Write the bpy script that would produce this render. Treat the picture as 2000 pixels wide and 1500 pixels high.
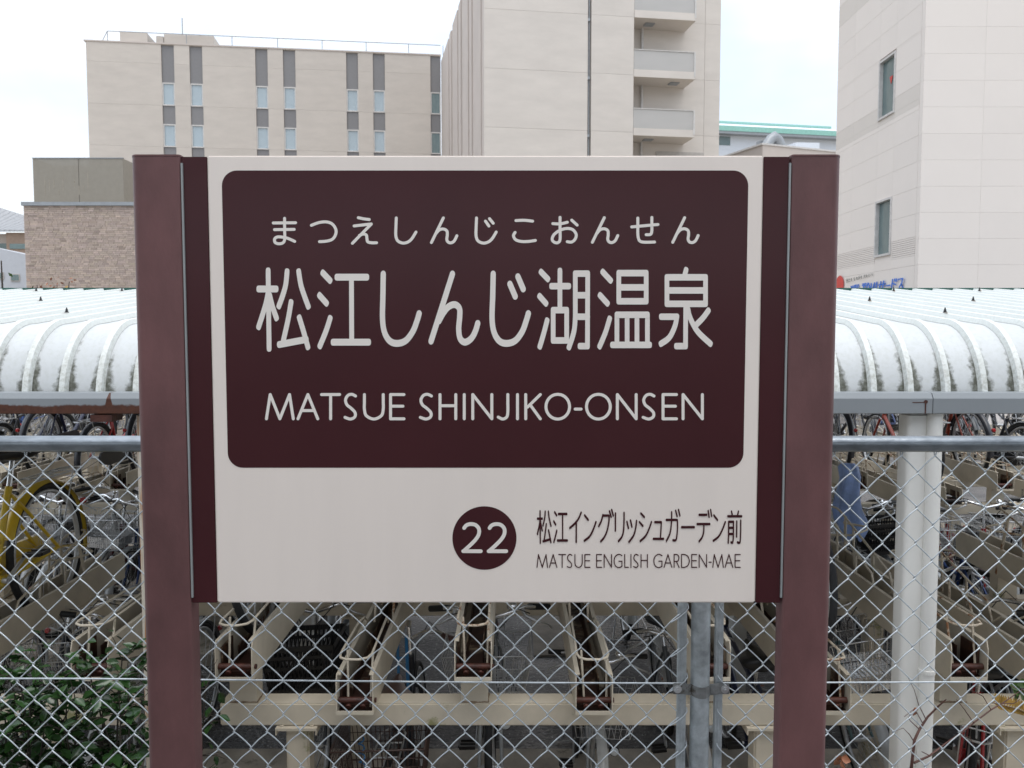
import bpy, bmesh, math, random
from mathutils import Vector, Matrix, Euler
R = math.radians
S = bpy.context.scene
for o in list(bpy.data.objects): bpy.data.objects.remove(o)
COL = S.collection
EYE = 2.5            # eye above the bicycle park; the platform is 1 m up
PLAT = 1.0
F = 1600.0           # focal length in pixels of the 2000 px wide photograph
PITCH = R(3.6)
# ------------------------------------------------------------------ camera
cam = bpy.data.cameras.new('camera'); cam.sensor_width = 36; cam.lens = F/2000*36
cam.clip_start = 0.05; cam.clip_end = 900
cam.dof.use_dof = True; cam.dof.focus_distance = 1.86; cam.dof.aperture_fstop = 15
camo = bpy.data.objects.new('camera', cam); COL.objects.link(camo)
camo.location = (0, 0, EYE); camo.rotation_euler = (R(90)-PITCH, 0, 0)
S.camera = camo
S.render.resolution_x = 1024; S.render.resolution_y = 768
# ------------------------------------------------------------------ sky (thin bright overcast) and soft sun
SUN_EL, SUN_AZ = R(76), R(200)
w = bpy.data.worlds.new('World'); S.world = w; w.use_nodes = True
nt = w.node_tree; nt.nodes.clear(); L = nt.links.new
def wn(t, **k):
    n = nt.nodes.new(t)
    for a, b in k.items(): setattr(n, a, b)
    return n
out = wn('ShaderNodeOutputWorld'); bg = wn('ShaderNodeBackground'); bg2 = wn('ShaderNodeBackground')
sky = wn('ShaderNodeTexSky'); sky.sky_type = 'NISHITA'; sky.sun_disc = False
sky.sun_elevation = SUN_EL; sky.sun_rotation = SUN_AZ; sky.dust_density = 2
L(sky.outputs[0], bg.inputs[0]); bg.inputs[1].default_value = 0.06
tc = wn('ShaderNodeTexCoord'); mp = wn('ShaderNodeMapping'); mp.inputs['Scale'].default_value = (1.0, 1.0, 2.2)
no = wn('ShaderNodeTexNoise'); no.inputs['Scale'].default_value = 3.0; no.inputs['Detail'].default_value = 4; no.inputs['Roughness'].default_value = .5
rp = wn('ShaderNodeValToRGB'); rp.color_ramp.elements[0].position = .36; rp.color_ramp.elements[1].position = .60
rp.color_ramp.elements[0].color = (.76, .86, .97, 1); rp.color_ramp.elements[1].color = (1.01, 1.015, 1.02, 1)
L(tc.outputs['Generated'], mp.inputs[0]); L(mp.outputs[0], no.inputs[0]); L(no.outputs[0], rp.inputs[0])
sx = wn('ShaderNodeSeparateXYZ'); L(tc.outputs['Generated'], sx.inputs[0])
mr = wn('ShaderNodeMapRange'); mr.inputs[1].default_value = 0; mr.inputs[2].default_value = 1
mr.inputs[3].default_value = .79; mr.inputs[4].default_value = 1.60; L(sx.outputs[2], mr.inputs[0])
L(rp.outputs[0], bg2.inputs[0]); L(mr.outputs[0], bg2.inputs[1])
ad = wn('ShaderNodeAddShader'); L(bg.outputs[0], ad.inputs[0]); L(bg2.outputs[0], ad.inputs[1]); L(ad.outputs[0], out.inputs[0])
sl = bpy.data.lights.new('sun', 'SUN'); sl.angle = R(35); sl.color = (1, .97, .92)
so = bpy.data.objects.new('sun', sl); COL.objects.link(so)
# the sun stands behind the camera, a little to the right
sl.energy = 1.25
so.rotation_euler = (R(90)-SUN_EL, 0, R(25))
S.view_settings.view_transform = 'Standard'; S.view_settings.look = 'None'
S.view_settings.exposure = 0; S.view_settings.gamma = 1
S.render.engine = 'CYCLES'
S.cycles.use_denoising = True
# ------------------------------------------------------------------ helpers
rnd = random.Random(7)
CP, SP = math.cos(PITCH), math.sin(PITCH)
def ray(px, py):
    dx, dy = (px-1000)/F, (750-py)/F
    return Vector((dx, CP+SP*dy, -SP+CP*dy))
def at(px, py, Y):
    d = ray(px, py); k = Y/d.y
    return Vector((d.x*k, Y, EYE+d.z*k))
def hit(px, py, P, n):
    d = ray(px, py); o = Vector((0, 0, EYE)); k = (Vector(P)-o).dot(n)/d.dot(n)
    return o+d*k
class MB:
    def __init__(s): s.v = []; s.f = []; s.m = []; s.sm = []
    def add(s, vs, fs, mi=0, smooth=False):
        b = len(s.v); s.v += [tuple(v) for v in vs]
        for f in fs: s.f.append(tuple(i+b for i in f)); s.m.append(mi); s.sm.append(smooth)
    def box(s, a, b, mi=0):
        x0, y0, z0 = a; x1, y1, z1 = b
        v = [(x0,y0,z0),(x1,y0,z0),(x1,y1,z0),(x0,y1,z0),(x0,y0,z1),(x1,y0,z1),(x1,y1,z1),(x0,y1,z1)]
        s.add(v, [(0,3,2,1),(4,5,6,7),(0,1,5,4),(1,2,6,5),(2,3,7,6),(3,0,4,7)], mi)
    def quad(s, a, b, c, d, mi=0): s.add([a,b,c,d], [(0,1,2,3)], mi)
    def prism(s, poly, d, mi=0, smooth=False):
        # poly: list of 3D points (planar), d: extrusion vector
        n = len(poly); d = Vector(d); P = [Vector(p) for p in poly]
        s.add(P+[p+d for p in P], [tuple(range(n))[::-1], tuple(range(n, 2*n))], mi)
        s.add(P+[p+d for p in P], [(i, (i+1) % n, (i+1) % n+n, i+n) for i in range(n)], mi, smooth)
    def tube(s, pts, r, n=6, mi=0, closed=False, caps=True):
        P = [Vector(p) for p in pts]; N = len(P)
        rs = r if isinstance(r, (list, tuple)) else [r]*N
        rings = []; up = None
        for i in range(N):
            if closed: t = (P[(i+1) % N]-P[i-1])
            else: t = P[min(i+1, N-1)]-P[max(i-1, 0)]
            t = t.normalized() if t.length > 1e-9 else Vector((0, 0, 1))
            if up is None:
                up = Vector((0, 0, 1)) if abs(t.z) < .9 else Vector((1, 0, 0))
            a = t.cross(up)
            if a.length < 1e-6: a = t.cross(Vector((1, .3, 0)))
            a.normalize(); b = a.cross(t).normalized(); up = b
            rings.append([P[i]+(a*math.cos(2*math.pi*k/n)+b*math.sin(2*math.pi*k/n))*rs[i] for k in range(n)])
        vs = [v for rg in rings for v in rg]; fs = []
        for i in range(N if closed else N-1):
            j = (i+1) % N
            for k in range(n):
                l = (k+1) % n; fs.append((i*n+k, i*n+l, j*n+l, j*n+k))
        s.add(vs, fs, mi, True)
        if caps and not closed:
            s.add(rings[0], [tuple(range(n))[::-1]], mi); s.add(rings[-1], [tuple(range(n))], mi)
    def torus(s, c, R_, r, ax='y', n=40, m=8, mi=0, sx=1.0):
        c = Vector(c); vs = []; fs = []
        for i in range(n):
            a = 2*math.pi*i/n
            for k in range(m):
                b = 2*math.pi*k/m; rr = R_+r*math.cos(b); h = r*sx*math.sin(b)
                p = Vector((rr*math.cos(a), h, rr*math.sin(a))) if ax == 'y' else Vector((rr*math.cos(a), rr*math.sin(a), h))
                vs.append(c+p)
        for i in range(n):
            for k in range(m):
                fs.append((i*m+k, i*m+(k+1) % m, ((i+1) % n)*m+(k+1) % m, ((i+1) % n)*m+k))
        s.add(vs, fs, mi, True)
    def mesh(s, name, mats):
        me = bpy.data.meshes.new(name); me.from_pydata(s.v, [], s.f); me.validate()
        if not isinstance(mats, (list, tuple)): mats = [mats]
        for m in mats: me.materials.append(m)
        if len(me.polygons) == len(s.m):
            me.polygons.foreach_set('material_index', s.m); me.polygons.foreach_set('use_smooth', s.sm)
        me.update(); return me
    def build(s, name, mats, parent=None): return ob(name, s.mesh(name, mats), parent)
def ob(name, me, parent=None, loc=None, rot=None):
    o = bpy.data.objects.new(name, me); COL.objects.link(o)
    if parent: o.parent = parent
    if loc is not None: o.location = loc
    if rot is not None: o.rotation_euler = rot
    return o
def tag(o, label=None, cat=None, group=None, kind=None):
    if label: o['label'] = label
    if cat: o['category'] = cat
    if group: o['group'] = group
    if kind: o['kind'] = kind
    return o
def thing(name, label, cat, loc=(0,0,0), rz=0, group=None):
    o = bpy.data.objects.new(name, None); COL.objects.link(o); o.location = loc; o.rotation_euler = (0, 0, rz)
    o.empty_display_size = .1
    return tag(o, label, cat, group)
def bevel(o, w, seg=2):
    me = o.data; bm = bmesh.new(); bm.from_mesh(me)
    bmesh.ops.remove_doubles(bm, verts=bm.verts, dist=1e-5)
    es = [e for e in bm.edges if len(e.link_faces) == 2 and e.calc_face_angle(0) > .5]
    bmesh.ops.bevel(bm, geom=es, offset=w, segments=seg, affect='EDGES', clamp_overlap=True)
    bm.to_mesh(me); bm.free(); me.update(); return o
# ------------------------------------------------------------------ materials
def mat(name, col, rough=.5, metal=0., var=.12, vs=6., bump=0., bs=60., spec=.5, stretch=None, spots=None, wet=None, coat=0.,
        rust=None, attr=None, alpha=None, perobj=0., rustcol=(.16,.055,.02), island=False):
    m = bpy.data.materials.new(name); m.use_nodes = True; t = m.node_tree; N = t.nodes; K = t.links.new
    b = N['Principled BSDF']
    b.inputs['Metallic'].default_value = metal; b.inputs['Roughness'].default_value = rough
    b.inputs['Specular IOR Level'].default_value = spec; b.inputs['Coat Weight'].default_value = coat
    b.inputs['Coat Roughness'].default_value = .12
    tc = N.new('ShaderNodeTexCoord'); src = tc.outputs['Object']
    oi = N.new('ShaderNodeObjectInfo'); ro = N.new('ShaderNodeVectorMath'); ro.operation = 'SCALE'
    cb = N.new('ShaderNodeCombineXYZ'); K(oi.outputs['Random'], cb.inputs[0]); K(oi.outputs['Random'], cb.inputs[2])
    K(cb.outputs[0], ro.inputs[0]); ro.inputs['Scale'].default_value = 37.
    av = N.new('ShaderNodeVectorMath'); av.operation = 'ADD'; K(src, av.inputs[0]); K(ro.outputs[0], av.inputs[1]); src = av.outputs[0]
    if stretch:
        mp = N.new('ShaderNodeMapping'); mp.inputs['Scale'].default_value = stretch; K(src, mp.inputs[0]); sv = mp.outputs[0]
    else: sv = src
    n1 = N.new('ShaderNodeTexNoise'); n1.inputs['Scale'].default_value = vs; n1.inputs['Detail'].default_value = 6; n1.inputs['Roughness'].default_value = .62
    K(sv, n1.inputs[0])
    mx = N.new('ShaderNodeMix'); mx.data_type = 'RGBA'
    lo = [max(0, c*(1-var)) for c in col[:3]]+[1]; hi = [min(1, c*(1+var)) for c in col[:3]]+[1]
    mx.inputs[6].default_value = lo; mx.inputs[7].default_value = hi
    r1 = N.new('ShaderNodeMapRange'); r1.inputs[1].default_value = .3; r1.inputs[2].default_value = .7; K(n1.outputs[0], r1.inputs[0]); K(r1.outputs[0], mx.inputs[0])
    c = mx.outputs[2]
    if attr:
        at_ = N.new('ShaderNodeAttribute'); at_.attribute_name = attr
        mm = N.new('ShaderNodeMix'); mm.data_type = 'RGBA'; mm.blend_type = 'MULTIPLY'; mm.inputs[0].default_value = 1
        K(c, mm.inputs[6]); K(at_.outputs[0], mm.inputs[7]); c = mm.outputs[2]
    if perobj:
        mr = N.new('ShaderNodeMapRange'); mr.inputs[3].default_value = 1-perobj; mr.inputs[4].default_value = 1+perobj; K(oi.outputs['Random'], mr.inputs[0])
        sc = N.new('ShaderNodeVectorMath'); sc.operation = 'SCALE'; K(c, sc.inputs[0]); K(mr.outputs[0], sc.inputs['Scale']); c = sc.outputs[0]
    def over(c, fac, col2, name=''):
        x = N.new('ShaderNodeMix'); x.data_type = 'RGBA'; K(fac, x.inputs[0]); K(c, x.inputs[6]); x.inputs[7].default_value = (*col2, 1); return x.outputs[2]
    if spots:   # (scale, threshold, colour)
        for (sc_, th, cc) in spots:
            n = N.new('ShaderNodeTexNoise'); n.inputs['Scale'].default_value = sc_; n.inputs['Detail'].default_value = 8; n.inputs['Roughness'].default_value = .7; K(src, n.inputs[0])
            g = N.new('ShaderNodeMapRange'); g.inputs[1].default_value = th; g.inputs[2].default_value = th+.06; K(n.outputs[0], g.inputs[0])
            c = over(c, g.outputs[0], cc)
    if wet:
        n = N.new('ShaderNodeTexNoise'); n.inputs['Scale'].default_value = wet; n.inputs['Detail'].default_value = 3; K(src, n.inputs[0])
        g = N.new('ShaderNodeMapRange'); g.inputs[1].default_value = .42; g.inputs[2].default_value = .58; K(n.outputs[0], g.inputs[0])
        g2 = N.new('ShaderNodeMapRange'); g2.inputs[3].default_value = rough; g2.inputs[4].default_value = .22; K(g.outputs[0], g2.inputs[0]); K(g2.outputs[0], b.inputs['Roughness'])
    K(c, b.inputs['Base Color'])
    if bump:
        n = N.new('ShaderNodeTexNoise'); n.inputs['Scale'].default_value = bs; n.inputs['Detail'].default_value = 5; K(sv, n.inputs[0])
        bp = N.new('ShaderNodeBump'); bp.inputs['Strength'].default_value = bump; bp.inputs['Distance'].default_value = .01
        K(n.outputs[0], bp.inputs['Height']); K(bp.outputs[0], b.inputs['Normal'])
    if alpha is not None: b.inputs['Alpha'].default_value = alpha
    m['c'] = 1
    return m
def nodes(m): return m.node_tree.nodes, m.node_tree.links.new, m.node_tree.nodes['Principled BSDF']
M = {}
M['white'] = mat('sign_white_paint', (.84,.755,.69), .36, var=.03, vs=7, stretch=(1,1,.12), spots=[(55,.80,(.3,.27,.24))], coat=.15)
M['maroon'] = mat('sign_maroon_paint', (.052,.012,.015), .27, var=.07, vs=4, spots=[(90,.83,(.35,.3,.3))], coat=.03, spec=.30)
M['print_white'] = mat('print_white', (.83,.775,.72), .4, var=.02)
M['post'] = mat('post_maroon_paint', (.135,.060,.060), .45, var=.26, vs=7, stretch=(1,1,.5), bump=.05, bs=160, spots=[(38,.765,(.045,.02,.02)), (24,.80,(.25,.2,.19))])
M['weld'] = mat('grubby_weld', (.22,.16,.10), .8, var=.5, vs=40)
M['trim'] = mat('grey_trim', (.33,.35,.35), .45, metal=.3)
M['galv'] = mat('galvanised_steel', (.42,.46,.48), .5, metal=.3, var=.35, vs=22, bump=.08, bs=80, spots=[(16,.66,(.13,.14,.15))])
M['band'] = mat('darkened_band', (.26,.27,.27), .5, metal=.4, var=.4, vs=25, spots=[(30,.55,(.11,.10,.085))])  # steel made darker so the clamp band stands out from the post
M['rail'] = mat('galvanised_rail', (.24,.265,.29), .30, metal=.85, var=.45, vs=14, stretch=(.5,1,1), bump=.1, bs=90, spots=[(30,.68,(.07,.07,.075))])
M['wire'] = mat('galvanised_wire', (.54,.59,.62), .36, metal=.35, var=.22, vs=30)
M['rack'] = mat('beige_rack_paint', (.61,.545,.435), .48, var=.14, vs=4, bump=.04, spots=[(3.2,.60,(.29,.28,.14)), (12,.70,(.17,.09,.045)), (45,.72,(.15,.07,.035))])
M['rackrust'] = mat('rack_track_rusty', (.25,.19,.125), .6, var=.35, vs=8, spots=[(5,.44,(.045,.02,.012)), (18,.52,(.10,.038,.016))])
def endrust(N, K, b, base):
    tc = N.new('ShaderNodeTexCoord'); sp = N.new('ShaderNodeSeparateXYZ'); K(tc.outputs['Object'], sp.inputs[0]); v = tc.outputs['Object']
    def mm(op, a, c, cl=False):
        n = N.new('ShaderNodeMath'); n.operation = op; n.use_clamp = cl
        for i, q in enumerate((a, c)):
            if isinstance(q, (int, float)): n.inputs[i].default_value = q
            else: K(q, n.inputs[i])
        return n.outputs[0]
    n = N.new('ShaderNodeTexNoise'); n.inputs['Scale'].default_value = 14; n.inputs['Detail'].default_value = 6; K(v, n.inputs[0])
    reach = mm('SUBTRACT', mm('ADD', .10, mm('MULTIPLY', n.outputs[0], .45)), sp.outputs[1])
    low = mm('SUBTRACT', mm('ADD', .02, mm('MULTIPLY', n.outputs[0], .13)), sp.outputs[2])
    inside = mm('MULTIPLY', mm('LESS_THAN', mm('ABSOLUTE', sp.outputs[0], 0), .0706), mm('MULTIPLY', mm('GREATER_THAN', sp.outputs[1], .0035), mm('GREATER_THAN', sp.outputs[2], .002)))
    f = mm('MULTIPLY', mm('MULTIPLY', mm('MULTIPLY', reach, 12., True), mm('MULTIPLY', low, 40., True)), inside)
    mx = N.new('ShaderNodeMix'); mx.data_type = 'RGBA'; K(f, mx.inputs[0]); K(base, mx.inputs[6]); mx.inputs[7].default_value = (.035,.013,.008,1)
    K(mx.outputs[2], b.inputs['Base Color'])
M['tray'] = mat('beige_tray_paint', (.61,.545,.435), .48, var=.14, vs=4, spots=[(12,.70,(.17,.09,.045)), (45,.72,(.15,.07,.035))]); _N, _K, _b = nodes(M['tray']); endrust(_N, _K, _b, _b.inputs['Base Color'].links[0].from_socket)
_N, _K, _b = nodes(M['rackrust']); endrust(_N, _K, _b, _b.inputs['Base Color'].links[0].from_socket)
M['rust'] = mat('rust', (.07,.02,.012), .55, var=.5, vs=18, bump=.3)
M['shed_white'] = mat('shed_white_paint', (.78,.77,.73), .5, var=.05, vs=3, spots=[(14,.74,(.4,.33,.24))])
M['asphalt'] = mat('asphalt', (.072,.070,.071), .62, var=.6, vs=40, bump=1.0, bs=38, wet=.7, spots=[(34,.585,(.34,.34,.34)), (45,.61,(.014,.014,.016))])
M['apron'] = mat('apron_concrete', (.58,.52,.44), .8, var=.25, vs=5, bump=.3, bs=60, spots=[(3,.6,(.30,.26,.20)), (60,.7,(.2,.17,.14))])
M['concrete'] = mat('concrete', (.34,.30,.245), .8, var=.25, vs=5, bump=.3, bs=60, spots=[(3,.6,(.17,.15,.11)), (60,.7,(.12,.1,.08))])
M['wall_pale'] = mat('pale_facade_panel', (.57,.52,.47), .8, var=.06, vs=.55, stretch=(1,1,3.2), bump=.25, bs=9, perobj=.02)
M['wall_tower'] = mat('tower_facade_panel', (.65,.60,.55), .8, var=.055, vs=.5, stretch=(1,1,3.2), perobj=.02)
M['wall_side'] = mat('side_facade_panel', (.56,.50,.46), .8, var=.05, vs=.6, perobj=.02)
M['groove'] = mat('recessed_joint', (.48,.45,.42), .8)  # even tone of the wall core seen between the panels
M['spandrel'] = mat('grey_spandrel', (.225,.22,.225), .55, var=.04, perobj=.03)
M['frame'] = mat('window_frame_white', (.62,.60,.58), .5)
M['curtain'] = mat('pale_curtain', (.66,.70,.73), .8, var=.06)
M['metal_grey'] = mat('grey_metal', (.32,.34,.36), .45, metal=.3)
M['panel_white'] = mat('pale_cladding_panel', (.81,.745,.69), .7, var=.015, vs=.8, perobj=.012)
M['panel_band'] = mat('grey_band_panel', (.71,.655,.60), .7, var=.02, vs=.8)
M['green'] = mat('green_fascia', (.28,.55,.48), .5)
M['darkgreen'] = mat('dark_green_fascia', (.012,.085,.065), .5)
M['far_white'] = mat('far_white_cladding', (.66,.70,.76), .7, var=.03)
M['brick'] = mat('brick_faces', (.47,.385,.335), .85, var=.1, vs=7, attr='tone')
M['mortar'] = mat('mortar', (.27,.22,.18), .9)
M['screen'] = mat('perforated_screen', (.33,.30,.25), .6, var=.05, alpha=.84)
M['tyre'] = mat('tyre_rubber', (.022,.022,.023), .75, var=.3, vs=30)
M['black'] = mat('black_plastic', (.014,.014,.015), .42, var=.2, vs=30)
M['chrome'] = mat('chrome', (.88,.89,.90), .2, metal=1., var=.1, vs=20)
M['dull'] = mat('dull_steel', (.58,.59,.60), .35, metal=.7, var=.2, vs=20)
M['saddle'] = mat('black_saddle', (.02,.02,.021), .38, var=.2)
M['saddle_brown'] = mat('brown_saddle', (.13,.075,.065), .33, var=.15)
M['basket_brown'] = mat('brown_basket', (.045,.022,.017), .5, var=.3)
for k, c in dict(yellow=(.72,.50,.03), red=(.42,.012,.012), blue=(.02,.055,.19), navy=(.012,.018,.06), teal=(.08,.15,.16), silver=(.42,.44,.45),
                 white=(.6,.61,.6), dark=(.02,.022,.03), orange=(.27,.035,.015), wine=(.13,.012,.02), sky=(.03,.20,.45), grey=(.12,.13,.14)).items():
    M['p_'+k] = mat('bike_paint_'+k, c, .33, var=.12, vs=12, coat=.2, metal=.25 if k == 'silver' else 0)
M['reflector'] = mat('red_reflector', (.38,.008,.01), .2, coat=.5)
M['amber'] = mat('amber_reflector', (.7,.22,.01), .2, coat=.5)
M['lens'] = mat('lamp_lens', (.6,.65,.68), .1, coat=.6)
M['bag'] = mat('blue_plastic_sheet', (.25,.36,.66), .4, var=.45, vs=7, bump=.5, bs=14)
M['leaf'] = mat('glossy_leaf', (.020,.052,.014), .2, var=.4, vs=20, perobj=.5, spec=.5)
M['leaf_light'] = mat('light_leaf', (.065,.13,.025), .35, var=.3, vs=20, perobj=.35)
M['leaf_ochre'] = mat('ochre_leaf', (.42,.26,.06), .55, var=.3, vs=20, perobj=.3)
M['leaf_rust'] = mat('rusty_leaf', (.30,.12,.06), .6, var=.3, perobj=.3)
M['twig'] = mat('reddish_twig', (.10,.045,.035), .6, var=.3, vs=30)
M['bark'] = mat('dark_bark', (.05,.04,.03), .8, var=.3)
M['canopy'] = mat('added_canopy_grey', (.42,.42,.41), .6)
M['sticker'] = mat('green_sticker', (.10,.42,.08), .4)
M['yellow_band'] = mat('yellow_band', (.65,.5,.03), .4)
M['logo_red'] = mat('logo_red', (.62,.05,.04), .4)
M['logo_blue'] = mat('logo_blue', (.03,.16,.62), .4)
M['logo_black'] = mat('logo_black', (.07,.08,.07), .5)
# window glass: mostly see-through, mirrors the sky
g = bpy.data.materials.new('window_glass'); g.use_nodes = True; N, K, b = nodes(g)
b.inputs['Base Color'].default_value = (.55,.66,.72,1); b.inputs['Roughness'].default_value = .05; b.inputs['Alpha'].default_value = .38; b.inputs['Specular IOR Level'].default_value = 1.0
nz = N.new('ShaderNodeTexNoise'); nz.inputs['Scale'].default_value = .6; bp = N.new('ShaderNodeBump'); bp.inputs['Strength'].default_value = .02; K(nz.outputs[0], bp.inputs['Height']); K(bp.outputs[0], b.inputs['Normal'])
M['glass'] = g
g = bpy.data.materials.new('green_glass'); g.use_nodes = True; N, K, b = nodes(g)
b.inputs['Base Color'].default_value = (.16,.23,.23,1); b.inputs['Roughness'].default_value = .08; b.inputs['Specular IOR Level'].default_value = .8; b.inputs['Alpha'].default_value = .75
nz = N.new('ShaderNodeTexNoise'); nz.inputs['Scale'].default_value = 3; mx = N.new('ShaderNodeMix'); mx.data_type = 'RGBA'; mx.inputs[6].default_value = (.12,.18,.19,1); mx.inputs[7].default_value = (.26,.34,.33,1)
K(nz.outputs[0], mx.inputs[0]); K(mx.outputs[2], b.inputs['Base Color'])
M['glass_green'] = g
g = bpy.data.materials.new('balcony_panel'); g.use_nodes = True; N, K, b = nodes(g)
b.inputs['Base Color'].default_value = (.60,.58,.56,1); b.inputs['Roughness'].default_value = .4; b.inputs['Alpha'].default_value = .72
nz = N.new('ShaderNodeTexNoise'); nz.inputs['Scale'].default_value = 2; mx = N.new('ShaderNodeMix'); mx.data_type = 'RGBA'; mx.inputs[6].default_value = (.55,.54,.52,1); mx.inputs[7].default_value = (.63,.61,.59,1)
K(nz.outputs[0], mx.inputs[0]); K(mx.outputs[2], b.inputs['Base Color'])
M['balcony'] = g
def stain_mat(name, col, build):
    m = mat(name, col, .48, var=.04, vs=3); N, K, b = nodes(m); base = b.inputs['Base Color'].links[0].from_socket
    build(N, K, b, base); return m
def mth(N, K, op, a, b_=None, c=None, clamp=False):
    n = N.new('ShaderNodeMath'); n.operation = op; n.use_clamp = clamp
    for i, x in enumerate((a, b_, c)):
        if x is None: continue
        if isinstance(x, (int, float)): n.inputs[i].default_value = x
        else: K(x, n.inputs[i])
    return n.outputs[0]
def nz_(N, K, scale, vec, det=6, ro=.6):
    n = N.new('ShaderNodeTexNoise'); n.inputs['Scale'].default_value = scale; n.inputs['Detail'].default_value = det; n.inputs['Roughness'].default_value = ro; K(vec, n.inputs[0]); return n.outputs[0]
RP = .1385           # pitch of the roof sheets
def roofstain(N, K, b, base):
    # moss grows up from the gutter beside each rib; each sheet has its own noise
    tc = N.new('ShaderNodeTexCoord'); sp = N.new('ShaderNodeSeparateXYZ'); K(tc.outputs['Object'], sp.inputs[0])
    oi = N.new('ShaderNodeObjectInfo'); cb = N.new('ShaderNodeCombineXYZ'); K(mth(N,K,'MULTIPLY',oi.outputs['Random'],50.), cb.inputs[1])
    av = N.new('ShaderNodeVectorMath'); K(tc.outputs['Object'], av.inputs[0]); K(cb.outputs[0], av.inputs[1]); v = av.outputs[0]
    x = sp.outputs[0]; z = sp.outputs[2]
    d1 = mth(N,K,'ABSOLUTE', mth(N,K,'SUBTRACT', x, .022)); d2 = mth(N,K,'ABSOLUTE', mth(N,K,'SUBTRACT', x, RP-.018))
    d = mth(N,K,'MINIMUM', d1, d2)                       # distance to the nearest rib
    h = mth(N,K,'MULTIPLY', mth(N,K,'ADD', z, .275), 4.05)  # 0 at the gutter, 1 at the crest
    h = mth(N,K,'MAXIMUM', h, 0.)
    n = nz_(N,K,45.,v); nb = nz_(N,K,7.,v,3)
    wdt = mth(N,K,'MULTIPLY', mth(N,K,'SUBTRACT', mth(N,K,'ADD', .72, mth(N,K,'MULTIPLY', mth(N,K,'SUBTRACT', nb, .5), .9)), h), .047)
    f = mth(N,K,'SUBTRACT', wdt, d); f = mth(N,K,'ADD', mth(N,K,'MULTIPLY', f, 55.), mth(N,K,'MULTIPLY', mth(N,K,'SUBTRACT', n, .55), 3.0), clamp=False)
    f = mth(N,K,'ADD', f, .25, clamp=True); f = mth(N,K,'MULTIPLY', f, .92)
    mx = N.new('ShaderNodeMix'); mx.data_type = 'RGBA'; K(f, mx.inputs[0]); K(base, mx.inputs[6]); mx.inputs[7].default_value = (.055,.055,.03,1)
    # general grime film
    g = N.new('ShaderNodeMapRange'); g.inputs[1].default_value = .45; g.inputs[2].default_value = .75; g.inputs[4].default_value = .45; K(nz_(N,K,60.,v), g.inputs[0])
    m2 = N.new('ShaderNodeMix'); m2.data_type = 'RGBA'; K(g.outputs[0], m2.inputs[0]); K(mx.outputs[2], m2.inputs[6]); m2.inputs[7].default_value = (.46,.48,.44,1)
    K(m2.outputs[2], b.inputs['Base Color'])
M['roof'] = stain_mat('roof_sheet_mossy', (.58,.60,.605), roofstain)
def ribstain(N, K, b, base):
    tc = N.new('ShaderNodeTexCoord'); sp = N.new('ShaderNodeSeparateXYZ'); K(tc.outputs['Object'], sp.inputs[0])
    oi = N.new('ShaderNodeObjectInfo'); cb = N.new('ShaderNodeCombineXYZ'); K(mth(N,K,'MULTIPLY',oi.outputs['Random'],50.), cb.inputs[1])
    av = N.new('ShaderNodeVectorMath'); K(tc.outputs['Object'], av.inputs[0]); K(cb.outputs[0], av.inputs[1]); v = av.outputs[0]
    g = N.new('ShaderNodeMapRange'); g.inputs[1].default_value = .40; g.inputs[2].default_value = .70; K(nz_(N,K,70.,v), g.inputs[0])
    h = N.new('ShaderNodeMapRange'); h.inputs[1].default_value = .05; h.inputs[2].default_value = -.23; h.inputs[3].default_value = .1; h.inputs[4].default_value = .75; K(sp.outputs[2], h.inputs[0])
    f = mth(N,K,'MULTIPLY', g.outputs[0], h.outputs[0])
    mx = N.new('ShaderNodeMix'); mx.data_type = 'RGBA'; K(f, mx.inputs[0]); K(base, mx.inputs[6]); mx.inputs[7].default_value = (.38,.38,.32,1)
    K(mx.outputs[2], b.inputs['Base Color'])
M['rib'] = stain_mat('roof_rib_grimy', (.72,.745,.72), ribstain)
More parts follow.
